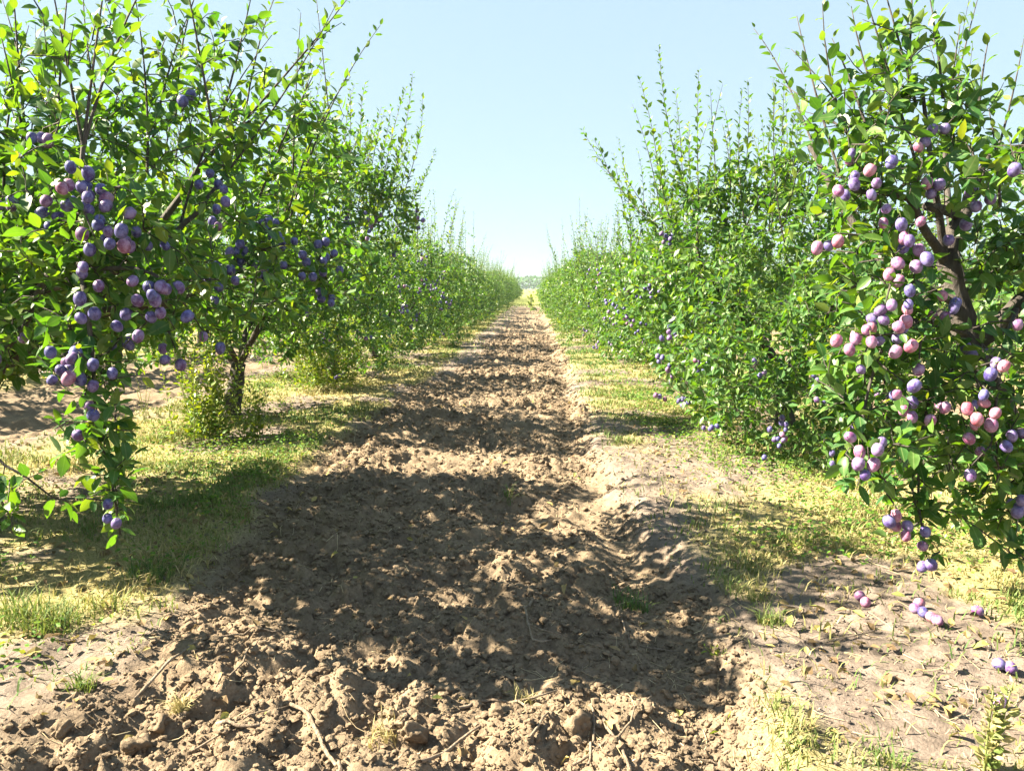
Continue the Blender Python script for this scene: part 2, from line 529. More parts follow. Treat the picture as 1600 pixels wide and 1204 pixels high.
# ------------------------------------------------------------------ trees
class Tree:
    """skeleton of a plum tree in local coordinates (base at the origin)"""
    GAP, SIZE = 0.58, 1.14

    def __init__(s, seed, lod):
        s.rng = np.random.default_rng(seed)
        s.lod = lod
        s.tub = Tubes()
        s.nodes, s.ndir = [], []
        s.lp, s.la, s.ln, s.lL, s.lW, s.lr = [], [], [], [], [], []
        s.sites = []

    def _reg(s, pts):
        pts = np.asarray(pts)
        s.nodes.append(pts)
        s.ndir.append(norm(np.gradient(pts, axis=0)))

    @staticmethod
    def spline(ctrl, step=0.06):
        c = np.asarray(ctrl, float)
        c = np.vstack([2 * c[0] - c[1], c, 2 * c[-1] - c[-2]])
        out = []
        for i in range(1, len(c) - 2):
            L = np.linalg.norm(c[i + 1] - c[i])
            k = max(2, int(L / step))
            t = np.arange(k)[:, None] / k
            p0, p1, p2, p3 = c[i - 1], c[i], c[i + 1], c[i + 2]
            out.append(0.5 * ((2 * p1) + (-p0 + p2) * t + (2 * p0 - 5 * p1 + 4 * p2 - p3) * t ** 2 + (-p0 + 3 * p1 - 3 * p2 + p3) * t ** 3))
        out.append(c[-2][None])
        return np.vstack(out)

    def limb(s, ctrl, r0, r1, sides=8, leafy=0.0, power=0.8):
        p = s.spline(ctrl)
        jit = (s.rng.random(p.shape) - 0.5) * min(0.25 * r0, 0.012)
        jit[0] = jit[-1] = 0
        p = p + jit
        t = np.linspace(0, 1, len(p)) ** power
        s.tub.add(p, r0 + (r1 - r0) * t, sides, 0.18 if r0 > 0.02 else 0.0, s.rng)
        s._reg(p)
        if leafy:
            s.leaf_run(p, leafy, 0.07, 0.1)
        return p

    def leaf_run(s, p, spacing, size, t0=0.2, lift=0.0, taper=0.35, bright=0.0, upright=False):
        rng = s.rng
        seg = np.linalg.norm(np.diff(p, axis=0), axis=1)
        cum = np.concatenate([[0], np.cumsum(seg)])
        L = cum[-1]
        spacing, size = spacing * s.GAP, size * s.SIZE
        n = max(2, int(L * (1 - t0) / spacing))
        d = np.linspace(L * t0, L, n) + (rng.random(n) - 0.5) * spacing * 0.7
        d = np.clip(d, 0, L)
        pos = np.stack([np.interp(d, cum, p[:, k]) for k in range(3)], -1)
        tan = norm(np.stack([np.interp(d, cum, np.gradient(p[:, k])) for k in range(3)], -1))
        ref = norm(rng.normal(size=3))
        a = norm(np.cross(tan, ref))
        b = np.cross(tan, a)
        ang = np.arange(n) * 2.4 + rng.random() * 6.28 + (rng.random(n) - 0.5) * 0.8
        out = np.cos(ang)[:, None] * a + np.sin(ang)[:, None] * b
        sp = (0.55 if upright else 0.85) + 0.5 * rng.random((n, 1))
        ax = norm(tan * 0.75 + out * sp + rng.normal(size=(n, 3)) * 0.22 + np.array([0, 0, -0.10 + lift]))
        up = np.array([0, 0, 1.0]) + 0.55 * rng.normal(size=(n, 3)) + (tan * 0.7 if upright else 0)
        fr = d / max(L, 1e-6)
        sz = size * (0.55 + 0.68 * rng.random(n)) * (1 - taper * fr ** 2)
        s.lp.append(pos + out * 0.006)
        s.la.append(ax)
        s.ln.append(up)
        s.lL.append(sz)
        s.lW.append(sz * (0.44 + 0.15 * rng.random(n)))
        s.lr.append(np.clip(rng.beta(2.2, 2.4, n) * 0.85 + bright + 0.12 * fr, 0, 1))

    def _near(s, P, up_bias=0.0):
        N = np.concatenate(s.nodes)
        D = np.concatenate(s.ndir)
        w = np.linalg.norm(N - P, axis=1) + up_bias * np.maximum(N[:, 2] - P[2], 0)
        i = int(np.argmin(w))
        return N[i], D[i], w[i]

    def twigs(s, targets, centre, leaf_gap=0.026, leaf=0.062, keep=0.2, sag=0.05, maxlen=0.8, fr=0.0):
        rng = s.rng
        T = np.asarray(targets)
        T = T[np.argsort(np.linalg.norm((T - centre) * np.array([1, 1, 0.8]), axis=1))]
        for P in T:
            N, D, w = s._near(P)
            L = np.linalg.norm(P - N)
            if L < 0.05:
                P = N + norm(rng.normal(size=3) + np.array([0, 0, 0.5])) * 0.12
                L = 0.12
            if L > maxlen:
                P = N + (P - N) / L * maxlen
                L = maxlen
            k = max(3, int(L / 0.07) + 2)
            t = np.linspace(0, 1, k)[:, None]
            mid = (N + P) / 2 + D * L * 0.16 + rng.normal(size=3) * L * 0.07 + np.array([0, 0, 0.10 * L])
            p = (1 - t) ** 2 * N + 2 * t * (1 - t) * mid + t ** 2 * P
            p[:, 2] -= sag * L * (t[:, 0] ** 2)
            r0 = 0.0022 + 0.0045 * L
            s.tub.add(p, np.linspace(r0, 0.0013, k), 4 if s.lod == 0 else 3)
            s._reg(p[1:])
            bz = 0.0 if rng.random() < 0.85 else 0.14
            s.leaf_run(p, leaf_gap, leaf, keep, bright=bz + fr)
            s.sites.append(p[len(p) // 2])

    def shoot(s, P, tip, leaf_gap=0.038, leaf=0.058, r0=0.0055, bend=0.07, bright=0.08, t0=0.12):
        rng = s.rng
        P, tip = np.asarray(P, float), np.asarray(tip, float)
        L = np.linalg.norm(tip - P)
        k = max(5, int(L / 0.09))
        t = np.linspace(0, 1, k)[:, None]
        mid = (P + tip) / 2 + rng.normal(size=3) * L * bend + np.array([0, 0, 0.05 * L])
        p = (1 - t) ** 2 * P + 2 * t * (1 - t) * mid + t ** 2 * tip
        s.tub.add(p, np.linspace(r0, 0.0014, k), 5 if s.lod == 0 else 3)
        s._reg(p[: max(2, int(k * 0.6))])
        s.leaf_run(p, leaf_gap, leaf, t0, 0.18, 0.5, bright, True)
        if L > 0.5 and rng.random() < 0.45:                       # a fork part-way up
            i = int(k * (0.25 + 0.35 * rng.random()))
            e = p[i] + norm(p[min(i + 2, k - 1)] - p[i] + rng.normal(size=3) * 0.08) * L * (0.22 + 0.3 * rng.random())
            f = np.linspace(0, 1, 5)[:, None]
            c = p[i] + (e - p[i]) * f + np.array([0, 0, 0.06 * L]) * f * (1 - f)
            s.tub.add(c, np.linspace(r0 * 0.6, 0.0012, 5), 3)
            s.leaf_run(c, leaf_gap, leaf * 0.9, 0.1, 0.18, 0.5, bright, True)

    def clear(s, centres, rad):
        """fruit pushes the leaves around it aside"""
        C = np.asarray(centres)
        if not len(C):
            return
        for i in range(len(s.lp)):
            mid = s.lp[i] + norm(s.la[i]) * (s.lL[i] * 0.5)[:, None]
            d = np.linalg.norm(mid[:, None] - C[None], axis=2).min(1)
            k = d > rad
            for nm in ("lp", "la", "ln", "lL", "lW", "lr"):
                getattr(s, nm)[i] = getattr(s, nm)[i][k]

    def meshes(s):
        tr = s.tub.mesh("trunk", M_BARK)
        cat = lambda a: np.concatenate(a)
        cr = leaves_mesh("crown", cat(s.lp), cat(s.la), cat(s.ln), cat(s.lL), cat(s.lW), cat(s.lr), s.lod, M_LEAF, rng=s.rng)
        return tr, cr


# plums: three shared meshes, stalk included
def plum_mesh(seed, mat):
    rng = np.random.default_rng(seed)
    nu, nv = 18, 12
    v, q, t = [], [], []
    for j in range(1, nv):
        th = math.pi * j / nv
        for i in range(nu):
            ph = 2 * math.pi * i / nu
            r = 0.0205 * math.sin(th) * (1 + 0.02 * math.cos(2 * ph + seed))
            gr = 1 - 0.07 * math.exp(-((ph - math.pi) / 0.28) ** 2)
            z = 0.0232 * math.cos(th) - 0.004 * math.exp(-(th / 0.35) ** 2)
            v.append((r * gr * math.cos(ph), r * gr * math.sin(ph), z))
    v += [(0, 0, 0.0190), (0, 0, -0.0232)]
    for j in range(nv - 2):
        for i in range(nu):
            q.append((j * nu + i, (j + 1) * nu + i, (j + 1) * nu + (i + 1) % nu, j * nu + (i + 1) % nu))
    top, bot = len(v) - 2, len(v) - 1
    for i in range(nu):
        t.append((top, i, (i + 1) % nu))
        b = (nv - 2) * nu
        t.append((bot, b + (i + 1) % nu, b + i))
    me = mesh_np("plum", v, q, t, True, None, [mat])
    return me


def stalk_mesh():
    tb = Tubes()
    tb.add([(0, 0, 0.018), (0.001, 0, 0.028), (0.004, 0.002, 0.040)], [0.0012, 0.001, 0.0014], 5)
    return tb.mesh("stalk", M_STALK)


PLUMS = [plum_mesh(i, M_PLUM) for i in range(3)]
PINK = [plum_mesh(i, M_PLUM_PINK) for i in range(3)]
STALK = stalk_mesh()


def cluster(centre, n, rng, rad=0.036):
    pts = []
    tries = 0
    spread = 0.0 if n == 1 else 0.008 + 0.0100 * n ** 0.75
    while len(pts) < n and tries < 400:
        tries += 1
        p = centre + rng.normal(size=3) * spread * np.array([0.75, 0.75, 1.0])
        if all(np.linalg.norm(p - o) > rad for o in pts):
            pts.append(p)
        elif tries % 40 == 0:
            spread *= 1.15
    return pts


def add_plums(root, pts, rng, stalks=True, fruit=None):
    pts = list(pts)
    rest = []
    if len(pts) > 100:                       # beyond a hundred, the ones deepest in the crown become one part
        world = np.array(root.location)
        pts.sort(key=lambda p: np.linalg.norm(world + p - CAM))
        pts, rest = pts[:100], pts[100:]
    if rest:
        me = fruit[0]
        V = np.empty(len(me.vertices) * 3, dtype=np.float32)
        me.vertices.foreach_get("co", V)
        V = V.reshape(-1, 3)
        tri = [tuple(f.vertices) for f in me.polygons]
        q4 = np.array([f for f in tri if len(f) == 4])
        q3 = np.array([f for f in tri if len(f) == 3])
        off = (np.arange(len(rest)) * len(V))[:, None, None]
        P = (np.array(rest)[:, None, :] + V[None] * (0.85 + 0.2 * rng.random((len(rest), 1, 1)))).reshape(-1, 3)
        tag(obj("inner_plums", mesh_np("inner_plums", P, (q4[None] + off).reshape(-1, 4), (q3[None] + off).reshape(-1, 3), True, None, [me.materials[0]]), root), kind="stuff")
    for p in pts:
        o = obj("plum", fruit[rng.integers(3)], root, p)
        o.rotation_euler = (rng.normal() * 0.35, rng.normal() * 0.35, rng.random() * 6.28)
        s = 0.72 + 0.26 * rng.random()
        o.scale = (s, s, s * (1.04 + 0.14 * rng.random()))
        if stalks:
            obj("stalk", STALK, o)


def tree_root(x, y, label, group=None, rz=0.0, sc=1.0):
    z = float(H(np.array([x]), np.array([y]))[0]) - 0.02
    r = obj("plum_tree", None, None, (x, y, z))
    r.rotation_euler = (0, 0, rz)
    r.scale = (sc, sc, sc)
    return tag(r, label, "plum tree", group)


def place(root, tree, plum_pts=(), stalks=True, fruit=None):
    tr, cr = tree.meshes()
    obj("trunk", tr, root)
    obj("crown", cr, root)
    add_plums(root, plum_pts, tree.rng, stalks, fruit or PLUMS)


def ellipsoid(rng, c, r, n, shell=0.0):
    d = norm(rng.normal(size=(n, 3)))
    u = (shell ** 3 + (1 - shell ** 3) * rng.random((n, 1))) ** (1 / 3)
    return np.asarray(c) + d * u * np.asarray(r)


def vase_crown(rng, n, Rx=1.25, Ry=1.5, z0=0.45, z1=2.05, seed=0):
    out = []
    ph = rng.random(6) * 6.28
    while len(out) < n:
        h = rng.random()
        a = rng.random() * 6.28
        prof = 0.62 + 0.45 * math.sin(math.pi * min(1, h * 0.95 + 0.08)) - 0.12 * h
        lump = 1 + 0.20 * math.sin(3 * a + ph[0] + 4 * h) + 0.14 * math.sin(5 * a + ph[1] - 6 * h)
        rr = prof * lump * rng.random() ** 0.42
        if h < 0.22 and rr < 0.45:
            continue
        x, y, z = Rx * rr * math.cos(a), Ry * rr * math.sin(a), z0 + (z1 - z0) * h
        if math.sin(5.1 * x + ph[2]) * math.sin(4.7 * y + ph[3]) * math.sin(5.6 * z + ph[4]) > 0.33:
            continue
        out.append((x, y, z))
    return np.array(out)


def scaffold(t, rng, lean=(0, 0), head=0.55, n=5, r=0.075, reach=1.0, top=1.75):
    hx, hy = lean
    hp = np.array([hx, hy, head])
    t.limb([(0, 0, -0.05), (0.01, 0.0, head * 0.3), (hx * 0.6, hy * 0.6, head * 0.7), hp], r * 1.25, r * 0.92, 10)
    a0 = rng.random() * 6.28
    for i in range(n):
        a = a0 + i * 6.28 / n + rng.normal() * 0.25
        q = reach * (0.8 + 0.35 * rng.random())
        e = np.array([math.cos(a) * q * 0.95, math.sin(a) * q * 1.1, top * (0.85 + 0.25 * rng.random()) - head])
        st = hp - np.array([0, 0, 0.10 * rng.random()])
        t.limb([st, hp + e * np.array([0.35, 0.35, 0.30]) + rng.normal(size=3) * 0.05, hp + e * np.array([0.72, 0.72, 0.66]) + rng.normal(size=3) * 0.06, hp + e * np.array([0.9, 0.9, 0.95])], r * 0.46, 0.008, 7)


def generic_tree(seed, lod, n_tw=520, shoots=30, Rx=1.25, Ry=1.5, z0=0.42, z1=2.0, gap=0.03, leaf=0.066, lean=(0.05, 0.1), own_shoots=(), fr=0.0, extra=()):
    t = Tree(seed, lod)
    rng = t.rng
    scaffold(t, rng, lean)
    for p in list(t.nodes[1:]):
        t.leaf_run(p, gap * 0.8, leaf, 0.3)
    t.twigs(vase_crown(rng, n_tw, Rx, Ry, z0, z1), np.array([lean[0], lean[1], 0.9]), gap, leaf, fr=fr)
    for (bx, by, bz, rx, ry, rz, n) in extra:
        t.twigs(ellipsoid(rng, (bx, by, bz), (rx, ry, rz), n), np.array([lean[0], lean[1], 0.9]), gap, leaf, fr=fr)
    for a, b in own_shoots:
        P = np.asarray(a)
        N, D, w = t._near(P)
        t.shoot(N, b, 0.034, 0.070)
    for k in range(shoots):
        a = rng.random() * 6.28
        q = rng.random() ** 0.6
        P = np.array([Rx * 0.85 * q * math.cos(a), Ry * 0.85 * q * math.sin(a), z1 * (0.80 + 0.15 * rng.random())])
        N, D, w = t._near(P)
        L = 0.45 + 1.0 * rng.random() ** 1.3
        tip = N + L * norm(np.array([0.22 * math.cos(a) * q + 0.12 * rng.normal(), 0.22 * math.sin(a) * q + 0.12 * rng.normal(), 1.0]))
        t.shoot(N, tip, 0.048 if lod < 2 else 0.07, leaf * 0.9)
    return t


def shell_plums(t, nclus, rng, Rx, Ry, z0, z1, side):
    """fruit clusters near the outside of the crown"""
    pts = []
    S = np.array(t.sites)
    rr = np.sqrt((S[:, 0] / Rx) ** 2 + (S[:, 1] / Ry) ** 2)
    w = (rr > 0.74) & (S[:, 2] < z0 + (z1 - z0) * 0.85) & ((S[:, 0] * side > 0.15) | (S[:, 1] < -0.5))
    C = S[w]
    rng.shuffle(C)
    cs = []
    for c in C[:nclus + 10]:
        o = c * np.array([1.07, 1.07, 1]) + np.array([0, 0, -0.05])
        cs.append(o)
        pts += cluster(o, int(rng.integers(2, 7)), rng)
    t.clear(cs, 0.06)
    return pts[:100]


# ---- the two trees nearest the camera, limb by limb
def near_left():
    base = np.array([-3.0, 3.92, 0.0])
    base[2] = float(H(base[:1], base[1:2])[0]) - 0.02
    t = Tree(101, 0)
    rng = t.rng
    A = lambda u, v, d: at(u, v, d) - base
    hd = np.array([0.05, -0.05, 0.72])
    t.limb([(0, 0, -0.05), (0.02, 0, 0.35), hd], 0.09, 0.075, 12)
    t.limb([hd, A(-20, 565, 3.35), A(40, 500, 3.05), A(75, 430, 2.85), A(120, 340, 2.65), A(130, 230, 2.58)], 0.045, 0.008)
    t.limb([hd, A(40, 470, 3.5), A(190, 420, 3.2), A(300, 340, 3.2), A(335, 295, 3.3)], 0.045, 0.008)
    t.limb([hd, A(120, 500, 3.9), A(280, 470, 3.9), A(400, 430, 4.0), A(520, 400, 4.15)], 0.045, 0.010)
    t.limb([A(130, 490, 3.85), A(250, 350, 3.7), A(330, 240, 3.7), A(390, 190, 3.5)], 0.03, 0.008)
    t.limb([A(75, 430, 2.85), A(150, 420, 2.6), A(215, 420, 2.55), A(260, 440, 2.55)], 0.014, 0.005)
    t.limb([A(110, 380, 2.7), A(130, 440, 2.55), A(145, 560, 2.5), A(150, 660, 2.53), A(172, 740, 2.58), A(188, 835, 2.6)], 0.012, 0.003, 6, 0.03)
    t.limb([A(40, 500, 3.05), A(-30, 600, 2.75), A(-20, 700, 2.7), A(40, 745, 2.7), A(80, 775, 2.72)], 0.012, 0.003, 6)
    for a, e in ((2.2, 1.0), (3.3, 1.25), (1.2, 1.3), (4.2, 1.0)):
        d = np.array([math.cos(a) * 0.75, math.sin(a) * 0.95, e])
        t.limb([hd, hd + d * (0.4, 0.4, 0.3), hd + d * (0.75, 0.75, 0.65), hd + d], 0.05, 0.012, 7)
    C = A(60, 450, 3.4)
    blobs = [(130, 330, 2.6, .30, .25, .24, 56), (50, 430, 2.75, .30, .25, .26, 56), (240, 430, 2.7, .24, .22, .20, 46),
             (140, 560, 2.55, .15, .12, .13, 24), (150, 670, 2.55, .10, .08, .14, 14), (172, 770, 2.6, .05, .05, .13, 8),
             (335, 420, 3.2, .32, .3, .28, 64), (460, 400, 3.95, .34, .35, .30, 70), (60, 250, 2.8, .34, .3, .30, 58),
             (250, 230, 3.2, .42, .4, .34, 84), (420, 300, 3.8, .36, .4, .28, 66), (100, 90, 3.0, .42, .35, .28, 36),
             (300, 100, 3.4, .42, .4, .32, 32), (20, 560, 2.9, .2, .2, .12, 16), (20, 770, 2.7, .14, .1, .08, 10), (440, 180, 3.6, .25, .3, .25, 16), (505, 240, 4.2, .25, .3, .30, 44), (540, 420, 4.3, .2, .3, .25, 30), (400, 470, 3.7, .3, .3, .15, 30)]
    for (u, v, d, rx, ry, rz, n) in blobs:
        n = int(n * 1.35)
        t.twigs(ellipsoid(rng, A(u, v, d), (rx, ry, rz), n), C, 0.024, 0.064, 0.15)
    t.twigs(ellipsoid(rng, (0.05, 0.22, 1.42), (1.0, 1.2, 0.65), 1050, 0.2), np.array([0, 0, 1.0]), 0.019, 0.076)
    t.twigs(ellipsoid(rng, (0.78, -0.95, 1.4), (0.42, 0.35, 0.5), 170), np.array([0, 0, 1.0]), 0.019, 0.07)
    t.twigs(ellipsoid(rng, (-0.75, 0.1, 1.4), (0.75, 1.1, 0.65), 520), np.array([0, 0, 1.0]), 0.019, 0.076)
    t.twigs(ellipsoid(rng, (0.0, 0.1, 1.3), (0.8, 0.9, 0.5), 320), np.array([0, 0, 1.0]), 0.019, 0.076)
    t.twigs(ellipsoid(rng, (0.35, 1.0, 1.5), (0.85, 0.5, 0.65), 300), np.array([0, 0, 1.0]), 0.019, 0.076)
    t.twigs(ellipsoid(rng, (-0.1, 0.6, 1.0), (0.9, 0.9, 0.3), 110, 0.6), np.array([0, 0, 1.0]), 0.019, 0.076)
    S = [((130, 228, 2.58), (72, -70, 2.5)), ((132, 226, 2.58), (172, -80, 2.55)), ((140, 222, 2.58), (255, -70, 2.75)),
         ((296, 175, 2.95), (278, -90, 2.9)), ((330, 300, 3.3), (525, 8, 3.4)), ((388, 195, 3.4), (560, -25, 3.45)),
         ((260, 330, 3.2), (425, 55, 3.3)), ((470, 330, 3.9), (594, 40, 4.1)), ((450, 330, 3.8), (548, 120, 3.95)), ((400, 300, 3.6), (505, 90, 3.7)),
         ((200, 250, 3.0), (205, -40, 3.0)), ((60, 260, 2.8), (18, -60, 2.8)), ((30, 260, 2.8), (-5, 30, 2.7)), ((350, 200, 3.5), (400, -40, 3.5)),
         ((280, 200, 3.4), (330, -60, 3.5)), ((430, 250, 3.8), (470, 20, 3.9)), ((380, 250, 3.6), (440, -30, 3.6)), ((500, 360, 4.1), (560, 215, 4.3)),
         ((90, 200, 2.9), (110, -50, 3.0)), ((220, 240, 3.2), (300, 10, 3.2)), ((160, 240, 3.1), (130, -30, 3.2)), ((20, 300, 2.9), (45, 40, 2.9))]
    for a, b in S:
        N, D, w = t._near(A(*a))
        t.shoot(N, A(*b), 0.055, 0.062, 0.006, 0.05)
    for k in range(18):
        q = rng.random(2) * 2 - 1
        N, D, w = t._near(np.array([q[0] * 0.9 - 0.1, q[1] * 1.0 + 0.3, 2.0]))
        t.shoot(N, N + (0.5 + 0.7 * rng.random()) * norm(np.array([0.15 * rng.normal(), 0.15 * rng.normal(), 1])), 0.055, 0.062)
    cl = [(70, 215, 2.5, 2), (135, 278, 2.42, 4), (92, 300, 2.42, 3), (158, 310, 2.42, 2), (187, 355, 2.4, 4), (150, 388, 2.4, 5),
          (240, 370, 2.62, 2), (132, 475, 2.4, 2), (235, 458, 2.45, 4), (268, 450, 2.45, 3), (215, 500, 2.5, 2), (95, 572, 2.38, 3),
          (122, 585, 2.38, 4), (152, 592, 2.4, 2), (145, 668, 2.45, 2), (175, 797, 2.52, 2), (275, 560, 2.7, 2), (325, 540, 2.9, 1),
          (30, 540, 2.6, 1), (338, 268, 3.15, 2), (345, 340, 3.0, 3), (375, 400, 3.2, 4), (430, 372, 3.55, 4), (448, 402, 3.55, 6),
          (505, 405, 3.75, 5), (410, 432, 3.5, 3), (515, 475, 3.85, 2), (350, 440, 3.1, 4), (190, 540, 2.6, 2), (60, 330, 2.5, 2), (20, 330, 2.6, 2), (300, 165, 3.0, 1)]
    pts, cs = [], []
    for (u, v, d, n) in cl:
        c = A(u, v, d)
        N, D, w = t._near(c + (0, 0, 0.05), 0)
        if w > 0.03:
            k = np.linspace(0, 1, 4)[:, None]
            p = N + (c + np.array([0, 0, 0.03]) - N) * k
            t.tub.add(p, np.linspace(0.004, 0.002, 4), 4)
            t.leaf_run(p, 0.03, 0.06, 0.2)
        cs.append(c)
        pts += cluster(c, int(n * 1.7 + 0.5), rng)
    t.clear(cs, 0.022)
    r = tree_root(base[0], base[1], "big plum tree with violet clusters and a long branch hanging almost to the grass")
    place(r, t, pts)


def near_right():
    base = np.array([2.42, 3.34, 0.0])
    base[2] = float(H(base[:1], base[1:2])[0]) - 0.02
    t = Tree(202, 0)
    rng = t.rng
    A = lambda u, v, d: at(u, v, d) - base
    t.limb([(0, 0, -0.05), A(1590, 690, 3.2), A(1538, 580, 3.12), A(1500, 480, 3.1), A(1478, 400, 3.08)], 0.062, 0.040, 14, power=1.0)
    t.limb([A(1478, 405, 3.08), A(1490, 360, 3.08), A(1505, 335, 3.1), A(1520, 290, 3.2), A(1545, 240, 3.35)], 0.036, 0.012, 8)
    t.limb([A(1500, 338, 3.09), A(1470, 326, 2.98), A(1447, 322, 2.92)], 0.019, 0.017, 9)          # sawn-off stub
    t.limb([A(1478, 410, 3.08), A(1440, 350, 2.9), A(1420, 310, 2.85), A(1350, 300, 2.75), A(1310, 300, 2.7)], 0.022, 0.006, 7)
    t.limb([A(1475, 400, 3.06), A(1462, 300, 2.95), A(1450, 215, 2.92), A(1440, 130, 2.9)], 0.018, 0.006, 7)
    t.limb([A(1500, 480, 3.1), A(1430, 440, 2.85), A(1380, 430, 2.7), A(1330, 450, 2.7)], 0.016, 0.005, 6)
    t.limb([A(1515, 520, 3.1), A(1430, 500, 2.75), A(1380, 540, 2.65), A(1350, 640, 2.62), A(1345, 740, 2.62)], 0.014, 0.004, 6)
    t.limb([A(1530, 560, 3.1), A(1470, 590, 2.8), A(1440, 680, 2.72), A(1435, 780, 2.7), A(1450, 880, 2.68)], 0.012, 0.003, 6, 0.032)
    t.limb([A(1525, 545, 3.12), A(1590, 480, 2.9), A(1640, 440, 2.7)], 0.026, 0.012, 7)
    t.limb([A(1590, 480, 2.9), A(1570, 540, 2.62), A(1555, 640, 2.55), A(1560, 730, 2.55)], 0.010, 0.003, 6)
    t.limb([A(1545, 240, 3.35), A(1580, 240, 2.9), A(1620, 220, 2.6)], 0.012, 0.004, 6)
    hd = A(1520, 540, 3.13)
    for a, e in ((0.3, 0.9), (1.3, 1.0), (5.3, 0.8), (2.2, 0.9)):
        d = np.array([math.cos(a) * 0.8, math.sin(a) * 0.8, e])
        t.limb([hd, hd + d * (0.4, 0.4, 0.3), hd + d * (0.75, 0.75, 0.65), hd + d], 0.032, 0.010, 7)
    C = A(1490, 430, 3.05)
    blobs = [(1400, 90, 2.9, .26, .2, .20, 16), (1340, 190, 2.8, .18, .2, .16, 18), (1440, 190, 2.9, .24, .22, .20, 26), (1500, 150, 3.0, .14, .2, .20, 12),
             (1335, 290, 2.72, .15, .15, .13, 24), (1420, 320, 2.75, .2, .18, .16, 30), (1390, 420, 2.7, .17, .17, .16, 32), (1570, 260, 2.6, .13, .12, .09, 14),
             (1405, 530, 2.68, .2, .18, .16, 38), (1335, 600, 2.68, .12, .12, .16, 22), (1360, 710, 2.62, .15, .12, .15, 26), (1450, 640, 2.74, .2, .2, .18, 32),
             (1440, 800, 2.7, .07, .06, .13, 9), (1560, 560, 2.55, .11, .1, .14, 16), (1555, 710, 2.55, .14, .12, .12, 18), (1590, 360, 2.9, .18, .2, .16, 22),
             (1600, 470, 3.4, .3, .3, .25, 36), (1595, 870, 2.6, .04, .05, .04, 4), (1510, 690, 2.9, .2, .2, .2, 26), (1480, 250, 3.1, .25, .2, .2, 24), (1590, 400, 3.0, .18, .2, .22, 30), (1590, 620, 2.9, .16, .2, .22, 34), (1570, 790, 2.95, .16, .16, .12, 22), (1640, 700, 2.8, .2, .2, .3, 30), (1450, 740, 3.1, .25, .2, .18, 26), (1370, 500, 3.0, .2, .2, .25, 30)]
    for (u, v, d, rx, ry, rz, n) in blobs:
        n = int(n * 1.35)
        t.twigs(ellipsoid(rng, A(u, v, d), (rx, ry, rz), n), C, 0.026, 0.068, 0.15)
    t.twigs(ellipsoid(rng, (0.12, 0.30, 1.35), (0.8, 0.9, 0.65), 300, 0.3), np.array([-0.1, 0, 1.0]), 0.028, 0.066)
    S = [((1440, 250, 2.9), (1335, -60, 2.85)), ((1430, 180, 2.9), (1372, -50, 2.9)), ((1330, 260, 2.8), (1285, 5, 2.75)), ((1310, 280, 2.8), (1245, 25, 2.9)),
         ((1480, 200, 3.0), (1500, 40, 3.0)), ((1510, 200, 3.0), (1545, 60, 3.0)), ((1460, 160, 2.95), (1450, -20, 2.9)), ((1300, 255, 3.6), (1178, 45, 3.9)),
         ((1310, 270, 3.2), (1220, 130, 3.4)), ((1380, 170, 2.9), (1330, 10, 2.9)), ((1420, 120, 2.9), (1420, -40, 2.95)), ((1540, 240, 3.2), (1600, 60, 3.3)),
         ((1580, 240, 2.8), (1625, 120, 2.7)), ((1340, 200, 2.8), (1300, 60, 2.8)), ((1560, 300, 2.8), (1545, 170, 2.8)), ((1470, 220, 3.1), (1530, -10, 3.2))]
    for a, b in S:
        N, D, w = t._near(A(*a))
        t.shoot(N, A(*b), 0.05, 0.066, 0.006, 0.05)
    cl = [(1335, 280, 2.55, 5), (1405, 350, 2.5, 5), (1413, 400, 2.5, 4), (1482, 375, 2.72, 1), (1585, 265, 2.4, 1), (1525, 312, 2.75, 3), (1435, 230, 2.65, 1),
          (1455, 285, 2.65, 2), (1302, 378, 2.6, 2), (1405, 464, 2.5, 2), (1383, 487, 2.5, 3), (1470, 490, 2.62, 3), (1340, 537, 2.5, 3), (1410, 535, 2.48, 5),
          (1345, 577, 2.5, 1), (1435, 577, 2.55, 1), (1413, 612, 2.5, 2), (1420, 640, 2.58, 2), (1500, 650, 2.5, 5), (1550, 580, 2.45, 2), (1556, 640, 2.42, 2),
          (1550, 690, 2.5, 3), (1355, 712, 2.48, 4), (1352, 742, 2.48, 1), (1516, 742, 2.45, 1), (1412, 825, 2.6, 3), (1443, 852, 2.6, 2), (1455, 882, 2.6, 1),
          (1594, 792, 2.7, 3), (1590, 507, 2.45, 1), (1455, 205, 2.7, 2), (1330, 240, 2.6, 1), (1520, 560, 2.7, 2)]
    pts, cs = [], []
    for (u, v, d, n) in cl:
        c = A(u, v, d)
        N, D, w = t._near(c + (0, 0, 0.05), 0)
        if w > 0.03:
            k = np.linspace(0, 1, 4)[:, None]
            p = N + (c + np.array([0, 0, 0.03]) - N) * k
            t.tub.add(p, np.linspace(0.004, 0.002, 4), 4)
            t.leaf_run(p, 0.03, 0.062, 0.2)
        cs.append(c)
        pts += cluster(c, int(n * 1.55 + 0.4), rng)
    t.clear(cs, 0.022)
    tk = Tree.spline([A(1545, 590, 3.1), A(1505, 480, 3.06), A(1478, 395, 3.04), A(1448, 322, 2.9)], 0.07)
    tk2 = np.vstack([tk + (CAM - base - tk) / np.linalg.norm(CAM - base - tk, axis=1, keepdims=True) * q for q in (0.05, 0.14, 0.24, 0.34, 0.44)])
    t.clear(tk2, 0.065)                                          # the middle of the crown is kept open
    r = tree_root(base[0], base[1], "plum tree with pink lit plums, a dark leaning trunk and a sawn-off limb stub")
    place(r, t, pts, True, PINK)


near_left()
near_right()

